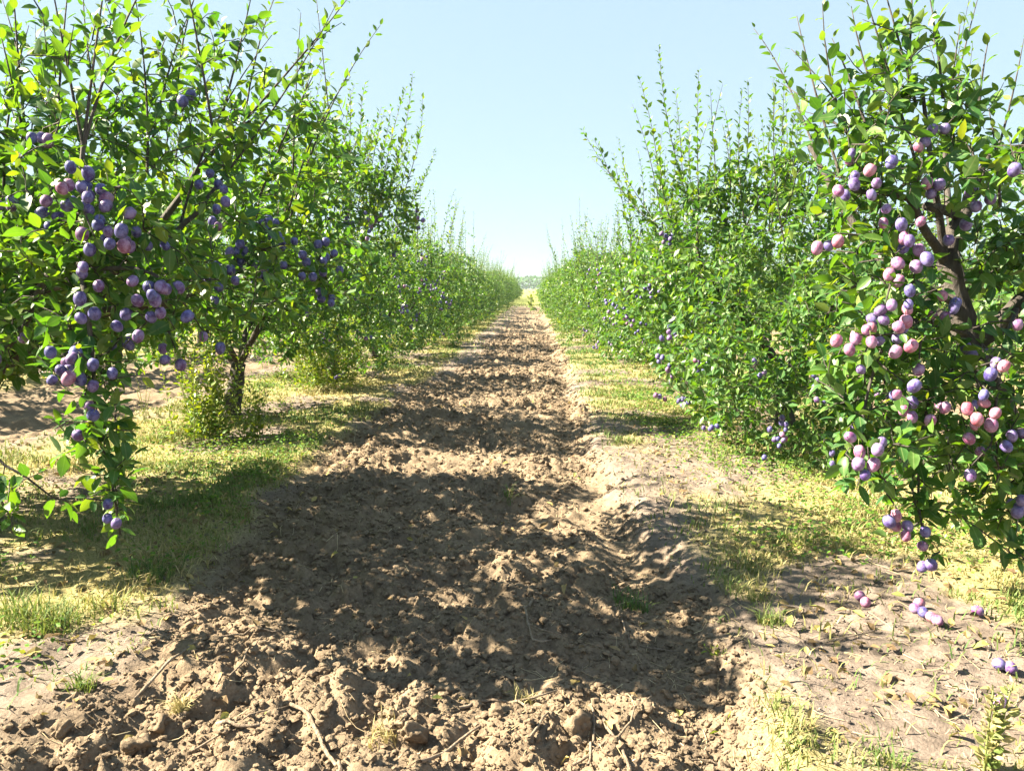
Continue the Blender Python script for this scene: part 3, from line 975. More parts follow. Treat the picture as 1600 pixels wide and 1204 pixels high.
# ---- the next few trees of the two rows, each its own growth
def mid_tree(x, y, seed, label, lod=1, nclus=14, side=1, tall=(), puffs=(), **kw):
    base = np.array([x, y, float(H(np.array([x]), np.array([y]))[0]) - 0.02])
    sh = [(at(*a) - base, at(*b) - base) for a, b in tall]
    if puffs:
        kw['extra'] = list(kw.get('extra', ())) + [(*(at(u, v, d) - base), rx, ry, rz, n) for (u, v, d, rx, ry, rz, n) in puffs]
    g = dict(Rx=1.25, Ry=1.5, z0=0.42, z1=2.0)
    g.update({k: kw.pop(k) for k in list(kw) if k in g})
    t = generic_tree(seed, lod, own_shoots=sh, **g, **kw)
    pts = shell_plums(t, nclus, t.rng, g["Rx"], g["Ry"], g["z0"], g["z1"], side)
    place(tree_root(x, y, label), t, pts, False)


mid_tree(-2.86, 7.22, 11, "plum tree on a thick dark trunk with bright suckers at its foot", 1, 20, 1,
         [((600, 330, 7), (645, 115, 7.0)), ((590, 330, 7), (612, 168, 7.0)), ((610, 330, 7.2), (660, 152, 7.2)), ((560, 330, 7), (575, 190, 7)), ((580, 330, 7), (597, 230, 7)), ((620, 340, 7.2), (640, 235, 7.2))] + [((470 + 9 * i, 330, 6.6 + 0.07 * (i * 5 % 11)), (478 + 10.5 * i + 14 * math.sin(i * 2.3), 150 + 45 * math.sin(i * 1.7) + 2.2 * i, 6.6 + 0.08 * (i * 5 % 11))) for i in range(17)],
         puffs=[(540, 300, 6.8, .5, .5, .35, 80), (600, 340, 6.8, .35, .5, .35, 80), (470, 260, 7.0, .6, .6, .3, 60)], n_tw=1400, gap=0.019, leaf=0.072, z0=0.62, z1=2.2, Rx=1.35, Ry=1.35, shoots=44)
mid_tree(-2.72, 10.4, 12, "plum tree whose leafy base sprouts hide its trunk, third along its row", 1, 30, 1,
         [((640, 350, 10.2), (680, 233, 10.2)), ((630, 350, 10.2), (664, 275, 10.2)), ((620, 350, 10.2), (655, 200, 10.2)), ((650, 370, 10), (672, 300, 10))], n_tw=1150, gap=0.022, leaf=0.072, z0=0.25, Rx=1.35)
mid_tree(2.12, 6.5, 13, "plum tree with tall thin upright shoots against the sky and low skirt of leaves", 1, 22, -1,
         [((1000, 345, 6.6), (910, 203, 6.7)), ((1040, 345, 6.5), (998, 120, 6.5)), ((1075, 345, 6.4), (1030, 74, 6.4)), ((1065, 340, 6.4), (1055, 140, 6.4)), ((1095, 345, 6.3), (1092, 110, 6.3)),
          ((1125, 345, 6.4), (1130, 168, 6.4)), ((1110, 345, 6.6), (1115, 215, 6.6)), ((1160, 345, 6.4), (1168, 125, 6.4)), ((1190, 345, 6.4), (1205, 175, 6.4)), ((1150, 345, 6.2), (1160, 140, 6.2)),
          ((1020, 360, 6.6), (965, 260, 6.6)), ((1215, 350, 6.4), (1235, 240, 6.4)), ((1090, 345, 6.7), (1075, 190, 6.7)), ((1180, 345, 6.6), (1185, 215, 6.6)), ((1235, 345, 6.2), (1252, 140, 6.2)), ((1262, 345, 6.2), (1290, 175, 6.2)), ((1218, 345, 6.4), (1226, 105, 6.4)), ((1045, 350, 6.3), (1035, 205, 6.3)), ((1140, 345, 6.5), (1142, 235, 6.5)), ((1200, 345, 6.0), (1215, 250, 6.0))],
         puffs=[(1070, 320, 6.4, .40, .5, .22, 80), (1170, 290, 6.4, .45, .5, .25, 90), (1250, 300, 6.2, .3, .4, .3, 60), (1030, 420, 6.5, .3, .4, .3, 60)], n_tw=1350, leaf=0.076, shoots=34, extra=[(-0.35, -0.9, 0.55, 0.6, 0.5, 0.5, 190), (-0.75, -0.2, 0.9, 0.5, 0.6, 0.6, 150), (0.2, -1.0, 0.9, 0.6, 0.4, 0.6, 130)], gap=0.026, z0=0.10, z1=2.05, Rx=1.15, Ry=1.5)
mid_tree(1.98, 9.8, 14, "plum tree with a crooked bare trunk standing in shade beyond the tall shoots", 1, 18, -1, [], n_tw=1150, gap=0.022, leaf=0.080, z0=0.30, z1=1.95, Rx=1.15)
mid_tree(-2.75, 13.55, 15, "plum tree fourth along the row that has the hanging branch", 1, 30, 1, [], n_tw=1100, gap=0.025, leaf=0.080, z0=0.15, z1=1.95)
mid_tree(2.0, 13.0, 16, "plum tree fourth along the row that has the pink plums", 1, 12, -1, [], n_tw=1100, gap=0.025, leaf=0.080, z0=0.12, z1=1.9, Rx=1.2)

# ---- the rest of the orchard: four growth forms copied along the rows
FORMS = []
for i in range(4):
    t = generic_tree(60 + i, 2, n_tw=860, shoots=24, Rx=1.40, Ry=1.36, z0=0.1, z1=2.05, gap=0.026, leaf=0.088, fr=0.03)
    FORMS.append(t.meshes())


def orchard_tree(x, y, label, group, k):
    rnd = random.Random(int(x * 100) * 7919 + int(y * 100))
    r = tree_root(x + rnd.uniform(-0.12, 0.12), y + rnd.uniform(-0.15, 0.15), label, group, rnd.choice((0, math.pi)) + rnd.uniform(-0.3, 0.3), rnd.uniform(0.78, 1.14))
    tr, cr = FORMS[k % 4]
    obj("trunk", tr, r)
    obj("crown", cr, r)


G_L = "plum trees of the row left of the path"
G_R = "plum trees of the row right of the path"
y = 16.7
k = 0
while y < 104:
    orchard_tree(ROW_L, y, "far plum tree in the hedge-like row on the left of the path", G_L, k)
    if y < 92:
        orchard_tree(ROW_R, y - 0.5, "far plum tree in the hedge-like row on the right of the path", G_R, k + 2)
    y += 3.15
    k += 1 + (k % 3 == 0)
orchard_tree(ROW_L - 0.1, 0.70, "plum tree beside the photographer that throws the corner shadow", None, 1)
for j, (xr, y0, y1) in enumerate(((ROW_L - PITCH_X, 1.5, 46), (ROW_R + PITCH_X, 5, 40), (ROW_L - 2 * PITCH_X, 5, 40), (ROW_R + 2 * PITCH_X, 9, 40))):
    side = "left" if xr < 0 else "right"
    nm = "next row beyond the aisle" if j < 2 else "outer row two aisles away"
    y = y0
    while y < y1:
        orchard_tree(xr, y, f"plum tree in the {nm} on the {side}, seen between trunks", f"plum trees of the {nm} on the {side}", k)
        y += 3.15
        k += 1 + (k % 3 == 0)

# ------------------------------------------------------------------ grass, weeds, straw, clods
def scatter(n, y0, y1, x0, x1, dens):
    """points with log-spread depth, kept with probability dens(x, y)"""
    y = y0 * (y1 / y0) ** RNG.random(n)
    x = x0 + (x1 - x0) * RNG.random(n)
    k = RNG.random(n) < dens(x, y)
    return x[k], y[k]


def blades(name, x, y, h, w, rnd, lean, mat):
    n = len(x)
    z = H(x, y)
    a = RNG.random(n) * 6.28
    d = np.stack([np.cos(a), np.sin(a), np.zeros(n)], -1)
    sd = np.stack([-np.sin(a), np.cos(a), np.zeros(n)], -1)
    b = np.stack([x, y, z - 0.003], -1)
    up = np.array([0, 0, 1.0])
    l = lean * (0.3 + 1.2 * RNG.random(n))
    w2 = w[:, None] * 0.5
    p0, p1 = b - sd * w2, b + sd * w2
    m = b + up * (h * 0.55)[:, None] + d * (h * l * 0.35)[:, None]
    p2, p3 = m - sd * w2 * 0.8, m + sd * w2 * 0.8
    tip = b + up * (h * (1 - 0.25 * l))[:, None] + d * (h * l)[:, None]
    P = np.stack([p0, p1, p3, p2, tip], 1).reshape(-1, 3)
    o = (np.arange(n) * 5)[:, None]
    return mesh_np(name, P, o + np.array([[0, 1, 2, 3]]), o + np.array([[3, 2, 4]]), False, {"rnd": np.repeat(rnd, 5)}, [mat])


def d_grass(x, y):
    t = tilled(x, y)
    g = grassy(x, y)
    p = fbm(x * 2.6, y * 2.6, 95, 3)
    return (1 - sstep(0.15, 0.5, t)) * (0.06 + 0.94 * g * (0.12 + 0.88 * sstep(0.36, 0.58, p)) * (1 - 0.5 * (x < 0) * (1 - sstep(3.6, 5.2, y))))


x, y = scatter(480000, 1.9, 62, -4.6, 4.2, d_grass)
n = len(x)
tuft = fbm(x * 4.5, y * 4.5, 97, 2)
dry = fbm(x * 1.1 + 9, y * 1.1, 99, 3)
h = (0.012 + 0.085 * tuft ** 2.2 + 0.035 * RNG.random(n) ** 3) * (1 + 0.5 * sstep(8, 40, y))
w = 0.0028 + 0.0016 * RNG.random(n) + 0.0007 * y
rn = np.clip(dry * 1.25 - 0.12 - 0.16 * (x > 0.5) * sstep(4.5, 6, y) + 0.12 * (x < 0) * (1 - sstep(3.8, 5, y)) + RNG.normal(size=n) * 0.16 - 0.2 * (tuft - 0.5), 0, 1)
tag(obj("grass", blades("grass", x, y, h, w, rn, 0.9, M_GRASS)), "short dry and green grass on the strips under the trees", "grass", kind="stuff")


def d_weed(x, y):
    p = fbm(x * 1.5 + 31, y * 1.2, 103, 3)
    t = tilled(x, y)
    lush = np.exp(-(((x - 1.45) / 0.35) ** 2 + ((y - 3.75) / 0.28) ** 2)) + np.exp(-(((x - 2.2) / 0.5) ** 2 + ((y - 3.9) / 0.4) ** 2)) + 1.3 * np.exp(-(((x - 1.45) / 0.5) ** 2 + ((y - 7.0) / 1.4) ** 2)) + 0.8 * np.exp(-(((x + 2.0) / 0.45) ** 2 + ((y - 5.4) / 0.8) ** 2))
    s = np.where((x > -3.9) & (x < -1.5) | (x > 0.95) & (x < 3.3), 1.0, 0.0)
    return (1 - sstep(0.1, 0.4, t)) * s * np.clip(sstep(0.52, 0.68, p) * 0.6 + lush, 0, 1)


x, y = scatter(170000, 2.2, 45, -4.2, 3.6, d_weed)
n = len(x)
z = H(x, y) + 0.004 + 0.09 * RNG.random(n) ** 1.5 * (0.4 + fbm(x * 3, y * 3, 107, 2))
a = RNG.random(n) * 6.28
ax = np.stack([np.cos(a), np.sin(a), 0.15 + 0.5 * RNG.random(n)], -1)
L = (0.011 + 0.014 * RNG.random(n)) * (1 + 0.06 * y)
tag(obj("ground_cover", leaves_mesh("ground_cover", np.stack([x, y, z], -1), ax, np.array([0, 0, 1.0]) + 0.4 * RNG.normal(size=(n, 3)), L, L * 0.6, np.clip(RNG.normal(0.38, 0.25, n), 0, 1), 1, M_WEED)),
    "low broad-leaved weeds creeping over the strips under the trees", "weeds", kind="stuff")

# fallen leaves
M_LITTER = leaf_material(
    "dry_leaf",
    [(0.0, (0.10, 0.065, 0.04)), (0.5, (0.24, 0.17, 0.09)), (0.8, (0.34, 0.27, 0.10)), (1.0, (0.16, 0.20, 0.06))],
    [(0.0, (0.14, 0.10, 0.07)), (1.0, (0.30, 0.24, 0.13))],
    [(0.0, (0.15, 0.10, 0.05)), (1.0, (0.30, 0.26, 0.06))], 0.15, 0.75, 0.15)
x, y = scatter(6500, 2.0, 20, -4.2, 3.6, lambda x, y: np.where((x < -1.3) | (x > 0.8), 0.9, 0.12))
n = len(x)
a = RNG.random(n) * 6.28
L = (0.022 + 0.03 * RNG.random(n)) * (1 + 0.03 * y)
tag(obj("leaf_litter", leaves_mesh("leaf_litter", np.stack([x, y, H(x, y) + 0.010 + 0.015 * RNG.random(n)], -1), np.stack([np.cos(a), np.sin(a), 0.35 * RNG.normal(size=n)], -1),
                                   np.array([0, 0, 1.0]) + 0.35 * RNG.normal(size=(n, 3)), L, L * 0.55, RNG.random(n), 1, M_LITTER, 0.6, 0.5)), "dry fallen leaves scattered under the trees", "leaf litter", kind="stuff")

# straw lying about
x, y = scatter(5200, 1.9, 12, -2.6, 2.6, lambda x, y: 0.25 + 0.75 * (fbm(x * 1.7, y * 1.7, 111, 3) > 0.5))
n = len(x)
tb = Tubes()
for i in range(n):
    a = random.random() * 3.14
    l = (0.02 + 0.09 * random.random() ** 2.2) * (1 + 0.05 * y[i])
    k = 4
    s_ = np.linspace(-0.5, 0.5, k) * l
    cv = random.uniform(-0.25, 0.25)
    px = x[i] + s_ * math.cos(a) - cv * l * (s_ / l) ** 2 * 4 * math.sin(a) * 0.5
    py = y[i] + s_ * math.sin(a) + cv * l * (s_ / l) ** 2 * 4 * math.cos(a) * 0.5
    pz = H(px, py)
    pz = np.maximum(pz, pz.mean()) + 0.003 + random.random() * 0.008 * np.linspace(-1, 1, k)
    tb.add(np.stack([px, py, pz], -1), 0.0008 + 0.0007 * random.random(), 3)
m_, nt_, out_ = new_mat("straw")
p_ = nd(nt_, "ShaderNodeBsdfPrincipled")
g_ = nd(nt_, "ShaderNodeNewGeometry")
r_ = ramp(nt_, [(0.0, (0.24, 0.18, 0.11)), (0.5, (0.40, 0.32, 0.19)), (1.0, (0.55, 0.46, 0.30))], g_.outputs["Random Per Island"])
nt_.links.new(r_.outputs[0], p_.inputs["Base Color"])
p_.inputs["Roughness"].default_value = 0.7
nt_.links.new(p_.outputs[0], out_.inputs[0])
M_STRAW = m_
tag(obj("straw", tb.mesh("straw", M_STRAW)), "bits of pale straw and dry stalks lying on the soil", "straw", kind="stuff")


# clods
def ico(sub):
    t = (1 + 5 ** 0.5) / 2
    v = [(-1, t, 0), (1, t, 0), (-1, -t, 0), (1, -t, 0), (0, -1, t), (0, 1, t), (0, -1, -t), (0, 1, -t), (t, 0, -1), (t, 0, 1), (-t, 0, -1), (-t, 0, 1)]
    f = [(0, 11, 5), (0, 5, 1), (0, 1, 7), (0, 7, 10), (0, 10, 11), (1, 5, 9), (5, 11, 4), (11, 10, 2), (10, 7, 6), (7, 1, 8), (3, 9, 4), (3, 4, 2), (3, 2, 6), (3, 6, 8), (3, 8, 9), (4, 9, 5), (2, 4, 11), (6, 2, 10), (8, 6, 7), (9, 8, 1)]
    v = [np.array(p, float) / np.linalg.norm(p) for p in v]
    for _ in range(sub):
        mid, nf = {}, []
        def m(a, b):
            k = (min(a, b), max(a, b))
            if k not in mid:
                p = v[a] + v[b]
                v.append(p / np.linalg.norm(p))
                mid[k] = len(v) - 1
            return mid[k]
        for a, b, c in f:
            x_, y_, z_ = m(a, b), m(b, c), m(c, a)
            nf += [(a, x_, z_), (b, y_, x_), (c, z_, y_), (x_, y_, z_)]
        f = nf
    return np.array(v), np.array(f)


def clod_shape(V, rng, rough=0.40):
    d = np.ones(len(V))
    for k in range(8):
        w = norm(rng.normal(size=3))
        c = 0.36 + 0.35 * rng.random()
        d = np.minimum(d, c / np.maximum(V @ w, 1e-3) * 1.15)      # knocked-off facets
    for k in range(7):
        w = rng.normal(size=3) * (2.5 + k * 1.3)
        d = d + rough * 0.30 / (1 + 0.45 * k) * np.sin(V @ w + rng.random() * 6.28)
    return V * d[:, None] * np.array([1.0, 0.8 + 0.4 * rng.random(), 0.65 + 0.25 * rng.random()])


V3, F3 = ico(3)
V1, F1 = ico(1)
CLODS = [mesh_np("soil_clod", clod_shape(V3, np.random.default_rng(300 + i)), None, F3, True, None, [M_CLOD]) for i in range(6)]
CG = "clods of dry earth on the tilled strip"
big = [(690, 1083, .036, "squarish pale clod at the edge of the shade, lit from the left"), (905, 1128, .058, "widest flat-topped clod of the sunlit soil"),
       (643, 1172, .050, "tall clod beside a dark hollow in the sunlit soil"), (214, 1178, .046, "rounded clod beside the corner shadow"),
       (640, 776, .036, "round lit clod alone in the tree shade near the sunny band"), (552, 892, .036, "upright grey clod in the deep shade"),
       (293, 985, .034, "clod at the ragged edge of the shade above the long twig"), (250, 1120, .040, None), (470, 1050, .03, None), (1005, 1110, .035, None)]
rngc = np.random.default_rng(5)
lst = [(on_ground(u, v), s, l) for u, v, s, l in big]
while len(lst) < 130:
    yy = 2.0 * (9.0 / 2.0) ** rngc.random()
    xx = rngc.uniform(-1.5, 0.55)
    if tilled(np.array([xx]), np.array([yy]))[0] < 0.6:
        continue
    lst.append((np.array([xx, yy, float(H(np.array([xx]), np.array([yy]))[0])]), 0.014 + 0.022 * rngc.random() ** 1.8, None))
for i, (p, s, l) in enumerate(lst):
    o = obj("soil_clod", CLODS[i % 6], None, p + np.array([0, 0, s * 0.30]))
    o.scale = (s, s, s)
    o.rotation_euler = (rngc.normal() * 0.3, rngc.normal() * 0.3, rngc.random() * 6.28)
    tag(o, l or "small rough clod of brown earth lying loose on the tilled soil", "clod", CG)

def crumbs(n0, y1, smin, smax, VV, FF):
    x, y = scatter(n0, 1.9, y1, -1.9, 0.75, lambda x, y: 0.95 * (tilled(x, y) > 0.12 + 0.5 * RNG.random(len(x))) * (0.3 + 0.7 * (fbm(x * 1.4, y * 1.4, 61, 2) > 0.40)))
    n = len(x)
    SH = np.stack([clod_shape(VV, np.random.default_rng(400 + i), 0.4) for i in range(24)])
    s = (smin + (smax - smin) * RNG.random(n) ** 2.8) * (1 + 0.06 * y)
    a = RNG.random(n) * 6.28
    P = SH[RNG.integers(0, 24, n)] * s[:, None, None]
    ca, sa = np.cos(a)[:, None], np.sin(a)[:, None]
    P = np.stack([P[..., 0] * ca - P[..., 1] * sa, P[..., 0] * sa + P[..., 1] * ca, P[..., 2]], -1)
    P += np.stack([x, y, H(x, y) + s * 0.30], -1)[:, None, :]
    return P.reshape(-1, 3), (FF[None] + (np.arange(n) * len(VV))[:, None, None]).reshape(-1, 3)


V0, F0 = ico(0)
xs_, ys_ = scatter(52000, 1.9, 11, -3.4, 3.0, lambda x, y: 0.8 * (tilled(x, y) < 0.5) * np.maximum(fbm(x * 2.1, y * 2.1, 37, 2) > 0.48, np.abs(x - 0.75) < 0.3))
Pa, Fa = crumbs(26000, 22, 0.006, 0.019, V1, F1)
Pb, Fb = crumbs(90000, 16, 0.0025, 0.0065, V0, F0)
sh_ = np.stack([clod_shape(V0, np.random.default_rng(700 + i), 0.4) for i in range(12)])
ss_ = (0.002 + 0.007 * RNG.random(len(xs_)) ** 3) * (1 + 0.06 * ys_)
Pc = (sh_[RNG.integers(0, 12, len(xs_))] * ss_[:, None, None] + np.stack([xs_, ys_, H(xs_, ys_) + ss_ * 0.3], -1)[:, None, :]).reshape(-1, 3)
Fc = (F0[None] + (np.arange(len(xs_)) * len(V0))[:, None, None]).reshape(-1, 3)
tag(obj("dry_crumbs", mesh_np("dry_crumbs", Pc, None, Fc, False, None, [M_SOIL])), "loose pale crumbs on the dry verges", "soil crumbs", kind="stuff")
tag(obj("crumbled_soil", mesh_np("crumbled_soil", np.concatenate([Pa, Pb]), None, np.concatenate([Fa, Fb + len(Pa)]), False, None, [M_CLOD])),
    "small crumbs of earth strewn over the tilled soil", "soil crumbs", kind="stuff")


# twigs on the ground
def ground_twig(px, r0, r1, label, lift=0.01, mat=M_TWIG, branch=None):
    pts = np.array([on_ground(u, v) for u, v in px])
    p = Tree.spline(pts, 0.03)
    z = H(p[:, 0], p[:, 1])
    zs = np.convolve(np.pad(z, 3, mode="edge"), np.ones(7) / 7, "valid")
    p[:, 2] = np.maximum(zs, z - 0.002) + lift + r0
    p[:, :2] += (np.random.default_rng(len(px)).random((len(p), 2)) - 0.5) * 0.004
    tb = Tubes()
    tb.add(p, np.linspace(r0, r1, len(p)), 7, 0.2, np.random.default_rng(3))
    if branch:
        i = int(len(p) * branch)
        d = p[i] - p[i - 2]
        q = p[i] + np.array([[0, 0, 0], [d[0] * 1.2 - d[1] * 0.7, d[1] * 1.2 + d[0] * 0.7, 0.012], [d[0] * 2.2 - d[1] * 1.9, d[1] * 2.2 + d[0] * 1.9, 0.016]])
        tb.add(q, [r1 * 1.1, r1, r1 * 0.6], 5)
    tag(obj("fallen_twig", tb.mesh("fallen_twig", mat)), label, "twig", "fallen twigs on the soil")


ground_twig([(208, 1092), (270, 1040), (340, 1003), (440, 994)], .0055, .003, "long curved brown twig arching over the sunlit clods")
ground_twig([(338, 1066), (380, 1030), (432, 984)], .0035, .002, "straight thin twig crossing the long curved one")
ground_twig([(455, 1112), (485, 1148), (535, 1210)], .0065, .0055, "thick pale peeled stick running out of the bottom of the view", 0.014)
ground_twig([(340, 1144), (372, 1142), (406, 1140)], .0055, .005, "short grey stick lying crosswise by the dead yellow tuft")
ground_twig([(300, 1180), (360, 1132), (455, 1112)], .0035, .002, "thin pale stalk leading to the top of the peeled stick")
ground_twig([(832, 944), (818, 968), (832, 994), (862, 1014)], .006, .003, "hook-shaped grey twig in the tree shade", branch=.6)
ground_twig([(718, 1104), (770, 1106), (838, 1112)], .005, .004, "pale twig along the lower edge of the tree shade", branch=.6)
ground_twig([(658, 1196), (720, 1168), (752, 1140)], .006, .004, "brown root-like twig beside the tall clod")
ground_twig([(828, 1156), (842, 1136), (856, 1120)], .004, .003, "short brown twig behind the widest clod")
ground_twig([(1000, 1012), (1032, 1018), (1062, 1019)], .003, .002, "small straight twig at the shady corner below the grass tuft")
ground_twig([(940, 1106), (960, 1150), (985, 1210)], .006, .004, "stout stalk of the brush heap, pointing down the view")
ground_twig([(895, 1210), (950, 1160), (1018, 1100)], .0045, .003, "slanting stalk of the brush heap crossing the stout one")
ground_twig([(920, 1205), (928, 1160), (925, 1110)], .004, .003, "thin upright stalk of the brush heap beside the widest clod")
ground_twig([(1060, 1185), (1110, 1200), (1150, 1215)], .003, .002, "dry stem lying on the pale crust near the seedling")
ground_twig([(972, 968), (976, 990), (984, 1010)], .004, .002, "short bleached stalk in the shade below the grass tuft")
ground_twig([(1290, 1010), (1330, 995), (1370, 990)], .003, .002, "thin dark twig on the pale ground below the fallen plums")


# fallen plums
def fallen(u, v, label, group=None, dz=0.0):
    p = on_ground(u, v)
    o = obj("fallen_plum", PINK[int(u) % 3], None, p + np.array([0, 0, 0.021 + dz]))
    rr = random.Random(int(u * 31 + v))
    o.rotation_euler = (rr.uniform(0.6, 2.2), rr.uniform(-0.6, 0.6), rr.uniform(0, 6.28))
    tag(o, label, "plum", group)


fallen(1343, 938, "pale fallen plum of a touching pair, the upper one")
fallen(1352, 948, "fallen plum of a touching pair, the lower one nearer the weeds")
for u, v in ((1430, 958), (1442, 964), (1436, 950), (1455, 972), (1464, 977)):
    fallen(u, v, "fallen plum in the small heap on bare soil beside a dry leaf", "fallen plums in the small heap")
fallen(1527, 962, "lone dark blue fallen plum in the grass shade")
fallen(1560, 1046, "greyish fallen plum on pale ground above the tall weed")
fallen(1578, 1052, "whitish fallen plum beside the greyish one by the tall weed")
fallen(1562, 1106, "dusty fallen plum half behind the tall weed")


# single plants
def leafy_plant(name, base, stems, label, cat, leaf=0.03, gap=0.02, mat=M_WEED, wd=0.5, bright=0.2, group=None, spread=0.5, height=0.15, seed=0, lod=1, r=0.0025, foot=0.01):
    t = Tree(900 + seed, lod)
    rng = t.rng
    for k in range(stems):
        a = rng.random() * 6.28
        h = height * (0.6 + 0.5 * rng.random())
        st = np.array([rng.normal() * foot, rng.normal() * foot, -0.02])
        tip = st + np.array([math.cos(a) * h * spread, math.sin(a) * h * spread, h])
        k_ = 6
        tt = np.linspace(0, 1, k_)[:, None]
        p = st + (tip - st) * tt + np.array([0, 0, 1.0]) * (0.12 * h * np.sin(tt * math.pi))
        t.tub.add(p, np.linspace(r, r * 0.5, k_), 4)
        t.leaf_run(p, gap, leaf, 0.1, 0.1, 0.4, bright)
    root = obj(name, None, None, base)
    tag(root, label, cat, group)
    obj("stem", t.tub.mesh("stem", M_STALK), root)
    cat_ = lambda q: np.concatenate(q)
    Ls = cat_(t.lL)
    obj("foliage", leaves_mesh("foliage", cat_(t.lp), cat_(t.la), cat_(t.ln), Ls, Ls * wd, cat_(t.lr), lod, mat, rng=rng), root)


leafy_plant("small_weed", on_ground(1120, 1012), 5, "small bright yellow-green weed at the edge of the shade", "weed", 0.022, 0.012, height=0.045, spread=0.8, seed=1, bright=0.3)
leafy_plant("seedling", on_ground(1132, 1145), 2, "two-leaved green seedling alone on pale crust", "weed", 0.04, 0.03, height=0.04, spread=0.6, seed=2)
leafy_plant("tall_weed", on_ground(1550, 1215), 3, "tall pale soft weed standing in the near corner", "weed", 0.03, 0.006, mat=M_GRASS, height=0.26, spread=0.12, seed=3, bright=0.2, r=0.004, foot=0.02)
leafy_plant("sucker_bush", on_ground(330, 690), 44, "bright bushy suckers at the foot of the thick dark trunk", "sucker shoots", 0.05, 0.03, mat=M_LEAF, height=0.85, spread=0.25, seed=4, foot=0.11, bright=0.46)
leafy_plant("sucker_bush", on_ground(400, 690), 16, "narrow upright suckers on the path side of the thick dark trunk", "sucker shoots", 0.045, 0.03, mat=M_LEAF, height=0.55, spread=0.2, seed=5, foot=0.06, bright=0.46)
leafy_plant("sucker_bush", on_ground(505, 610), 48, "broad yellow-green suckers hiding the trunk of the third tree", "sucker shoots", 0.055, 0.03, mat=M_LEAF, height=0.95, spread=0.3, seed=6, foot=0.2, bright=0.46)
leafy_plant("sucker_bush", on_ground(560, 590), 10, "low dense suckers between the third and fourth trunks", "sucker shoots", 0.055, 0.035, mat=M_LEAF, height=0.60, spread=0.4, seed=7, foot=0.15, bright=0.25)
leafy_plant("sucker_bush", on_ground(1150, 655), 8, "dark low sprouts in front of the trunk under the leaf skirt", "sucker shoots", 0.05, 0.035, mat=M_LEAF, height=0.35, spread=0.25, seed=8, bright=0.05)
leafy_plant("dry_stalk_weed", on_ground(228, 660), 4, "dried brown seed stalk standing beyond the hanging branch", "weed", 0.02, 0.05, height=0.45, spread=0.18, seed=9, bright=0.5, r=0.004)
leafy_plant("tall_weed", on_ground(829, 487), 3, "thin dark weed stalk at the far end of the tilled path", "weed", 0.3, 0.2, height=1.1, spread=0.2, seed=10, r=0.02)


def tuft(u, v, n, h, label, dryness, spread=0.05):
    p = on_ground(u, v)
    x = p[0] + np.clip(RNG.normal(size=n), -1.6, 1.6) * spread * 0.8
    y = p[1] + np.clip(RNG.normal(size=n), -1.6, 1.6) * spread * 0.8
    z0 = H(x, y)
    me = blades("grass_tuft", x, y, h * (0.5 + 0.7 * RNG.random(n)), 0.003 + 0.002 * RNG.random(n), np.clip(dryness + RNG.normal(size=n) * 0.15, 0, 1), 0.8, M_GRASS)
    tag(obj("grass_tuft", me), label, "grass tuft", "tufts of taller grass")


tuft(85, 985, 150, 0.13, "tall green grass tuft at the shade edge beside the tilled soil", 0.3, 0.06)
tuft(30, 970, 120, 0.14, "bluish grass tuft beside the tall green one, cut by the view edge", 0.35, 0.06)
tuft(130, 1075, 70, 0.07, "bright small tuft on the sunny turf edge", 0.35, 0.025)
tuft(985, 950, 110, 0.09, "dark green tuft in the tree shade beside the wheel rut", 0.15, 0.05)
tuft(1205, 975, 90, 0.08, "fresh tuft where the shade ends on the pale side", 0.4, 0.03)
tuft(795, 800, 30, 0.10, "thin star-shaped tuft in the middle of the tilled strip", 0.2, 0.02)
tuft(1230, 1150, 70, 0.075, "sprawling straw-pale tuft on the near pale crust", 0.72, 0.07)
tuft(1390, 1180, 60, 0.045, "short green tuft at the bottom of the pale crust", 0.25, 0.05)
tuft(280, 1110, 90, 0.06, "dried yellow tuft among the sunlit clods", 0.95, 0.015)
tuft(600, 1150, 90, 0.06, "bleached dead tuft beside the tall clod", 0.97, 0.03)
tuft(820, 1100, 60, 0.05, "yellow dead tuft behind the squarish clod", 0.9, 0.025)
tuft(240, 900, 140, 0.09, "shaded dense tuft on the turf edge under the hanging branch", 0.15, 0.07)

# ------------------------------------------------------------------ far wood
n = 26000
xx = RNG.uniform(-420, 420, n)
hh = 5.2 + 4.0 * fbm(xx * 0.05, xx * 0, 131, 3)
zz = hh * RNG.random(n) ** 0.7
pos = np.stack([xx, 520 + RNG.normal(size=n) * 6 + 0 * xx, zz], -1)
ax = norm(RNG.normal(size=(n, 3)) + np.array([0, 0, 0.3]))
L = 1.3 + 1.4 * RNG.random(n)
tag(obj("far_wood", leaves_mesh("far_wood", pos, ax, RNG.normal(size=(n, 3)), L, L * 0.7, RNG.random(n) * 0.4, 2, M_LEAF)), "distant belt of trees along the horizon", "wood", kind="stuff")

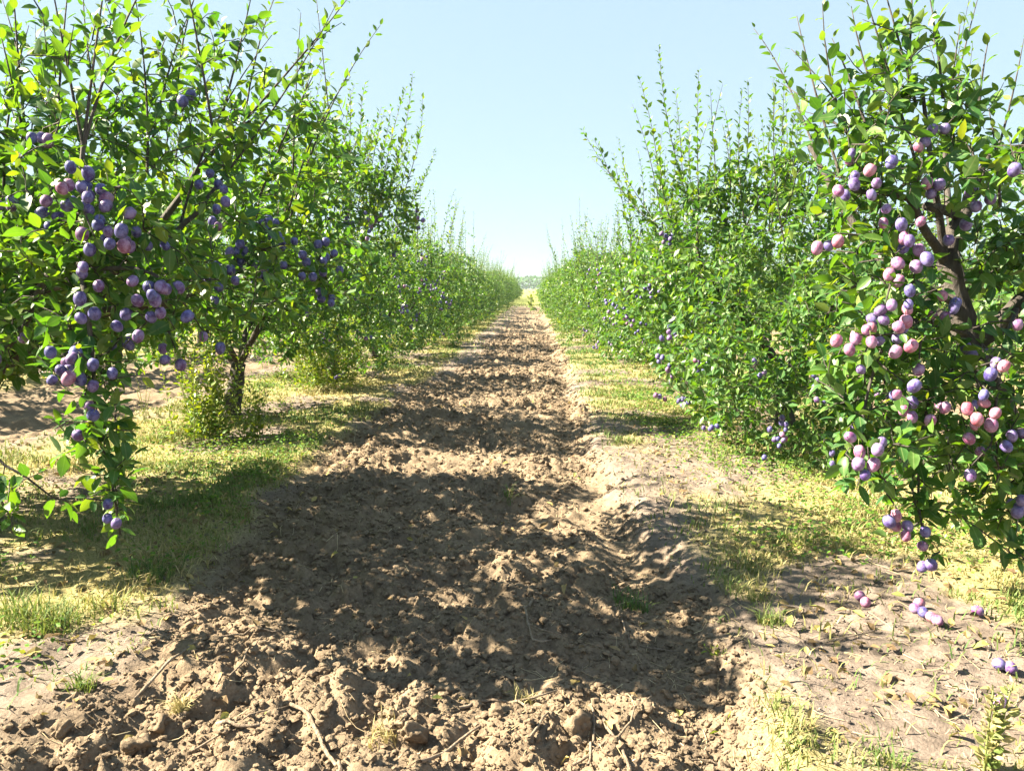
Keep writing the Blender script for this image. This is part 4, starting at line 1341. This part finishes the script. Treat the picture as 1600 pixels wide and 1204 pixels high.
# ------------------------------------------------------------------ light
EL, AZ = R(39), R(1)
sdir = Vector((-math.cos(EL) * math.cos(AZ), math.cos(EL) * math.sin(AZ), math.sin(EL)))
sl = bpy.data.lights.new("sun", "SUN")
sl.energy = 5.0
sl.angle = R(0.5)
sl.color = (1.0, 0.885, 0.65)
so = bpy.data.objects.new("sun", sl)
COL.objects.link(so)
so.rotation_euler = sdir.to_track_quat("Z", "Y").to_euler()
wd = bpy.data.worlds.new("World")
SC.world = wd
wd.use_nodes = True
wn = wd.node_tree
bg = wn.nodes["Background"]
sky = wn.nodes.new("ShaderNodeTexSky")
sky.sky_type = "NISHITA"
sky.sun_disc = False
sky.sun_elevation = EL
sky.sun_rotation = math.atan2(sdir.x, sdir.y)
sky.air_density = 1.0
sky.dust_density = 0.1
sky.ozone_density = 1.0
gm = wn.nodes.new("ShaderNodeGamma")
gm.inputs[1].default_value = 0.22
wn.links.new(sky.outputs[0], gm.inputs[0])
tint = wn.nodes.new("ShaderNodeMix")
tint.data_type, tint.blend_type = "RGBA", "MULTIPLY"
tint.inputs[0].default_value = 1.0
tint.inputs[7].default_value = (0.735, 0.905, 1.01, 1)
wn.links.new(gm.outputs[0], tint.inputs[6])
wn.links.new(tint.outputs[2], bg.inputs[0])
bg.inputs[1].default_value = 0.10

SC.view_settings.view_transform = "Standard"
SC.view_settings.look = "None"
SC.view_settings.exposure = 2.9
SC.view_settings.gamma = 1.0
SC.cycles.max_bounces = 6
SC.cycles.diffuse_bounces = 3
SC.cycles.glossy_bounces = 2
SC.cycles.transmission_bounces = 4
SC.cycles.use_denoising = True
SC.cycles.denoising_prefilter = "ACCURATE"
SC.cycles.sample_clamp_indirect = 6

# ------------------------------------------------------------------ air
m_, nt_, out_ = new_mat("haze")
pv = nd(nt_, "ShaderNodeVolumePrincipled")
pv.inputs["Color"].default_value = (0.80, 0.92, 1.0, 1)
pv.inputs["Density"].default_value = 0.0004
pv.inputs["Anisotropy"].default_value = 0.3
nt_.links.new(pv.outputs[0], out_.inputs["Volume"])
hx, hy0, hy1, hz0, hz1 = 780, -40, 800, -1.5, 13.0
V = [(sx * hx, yy, zz) for zz in (hz0, hz1) for sx, yy in ((-1, hy0), (1, hy0), (1, hy1), (-1, hy1))]
Q = [(3, 2, 1, 0), (4, 5, 6, 7), (0, 1, 5, 4), (1, 2, 6, 5), (2, 3, 7, 6), (3, 0, 4, 7)]
tag(obj("haze", mesh_np("haze", V, Q, None, False, None, [m_])), "thin pale haze over the fields", "haze", kind="stuff")
SC.cycles.volume_bounces = 0
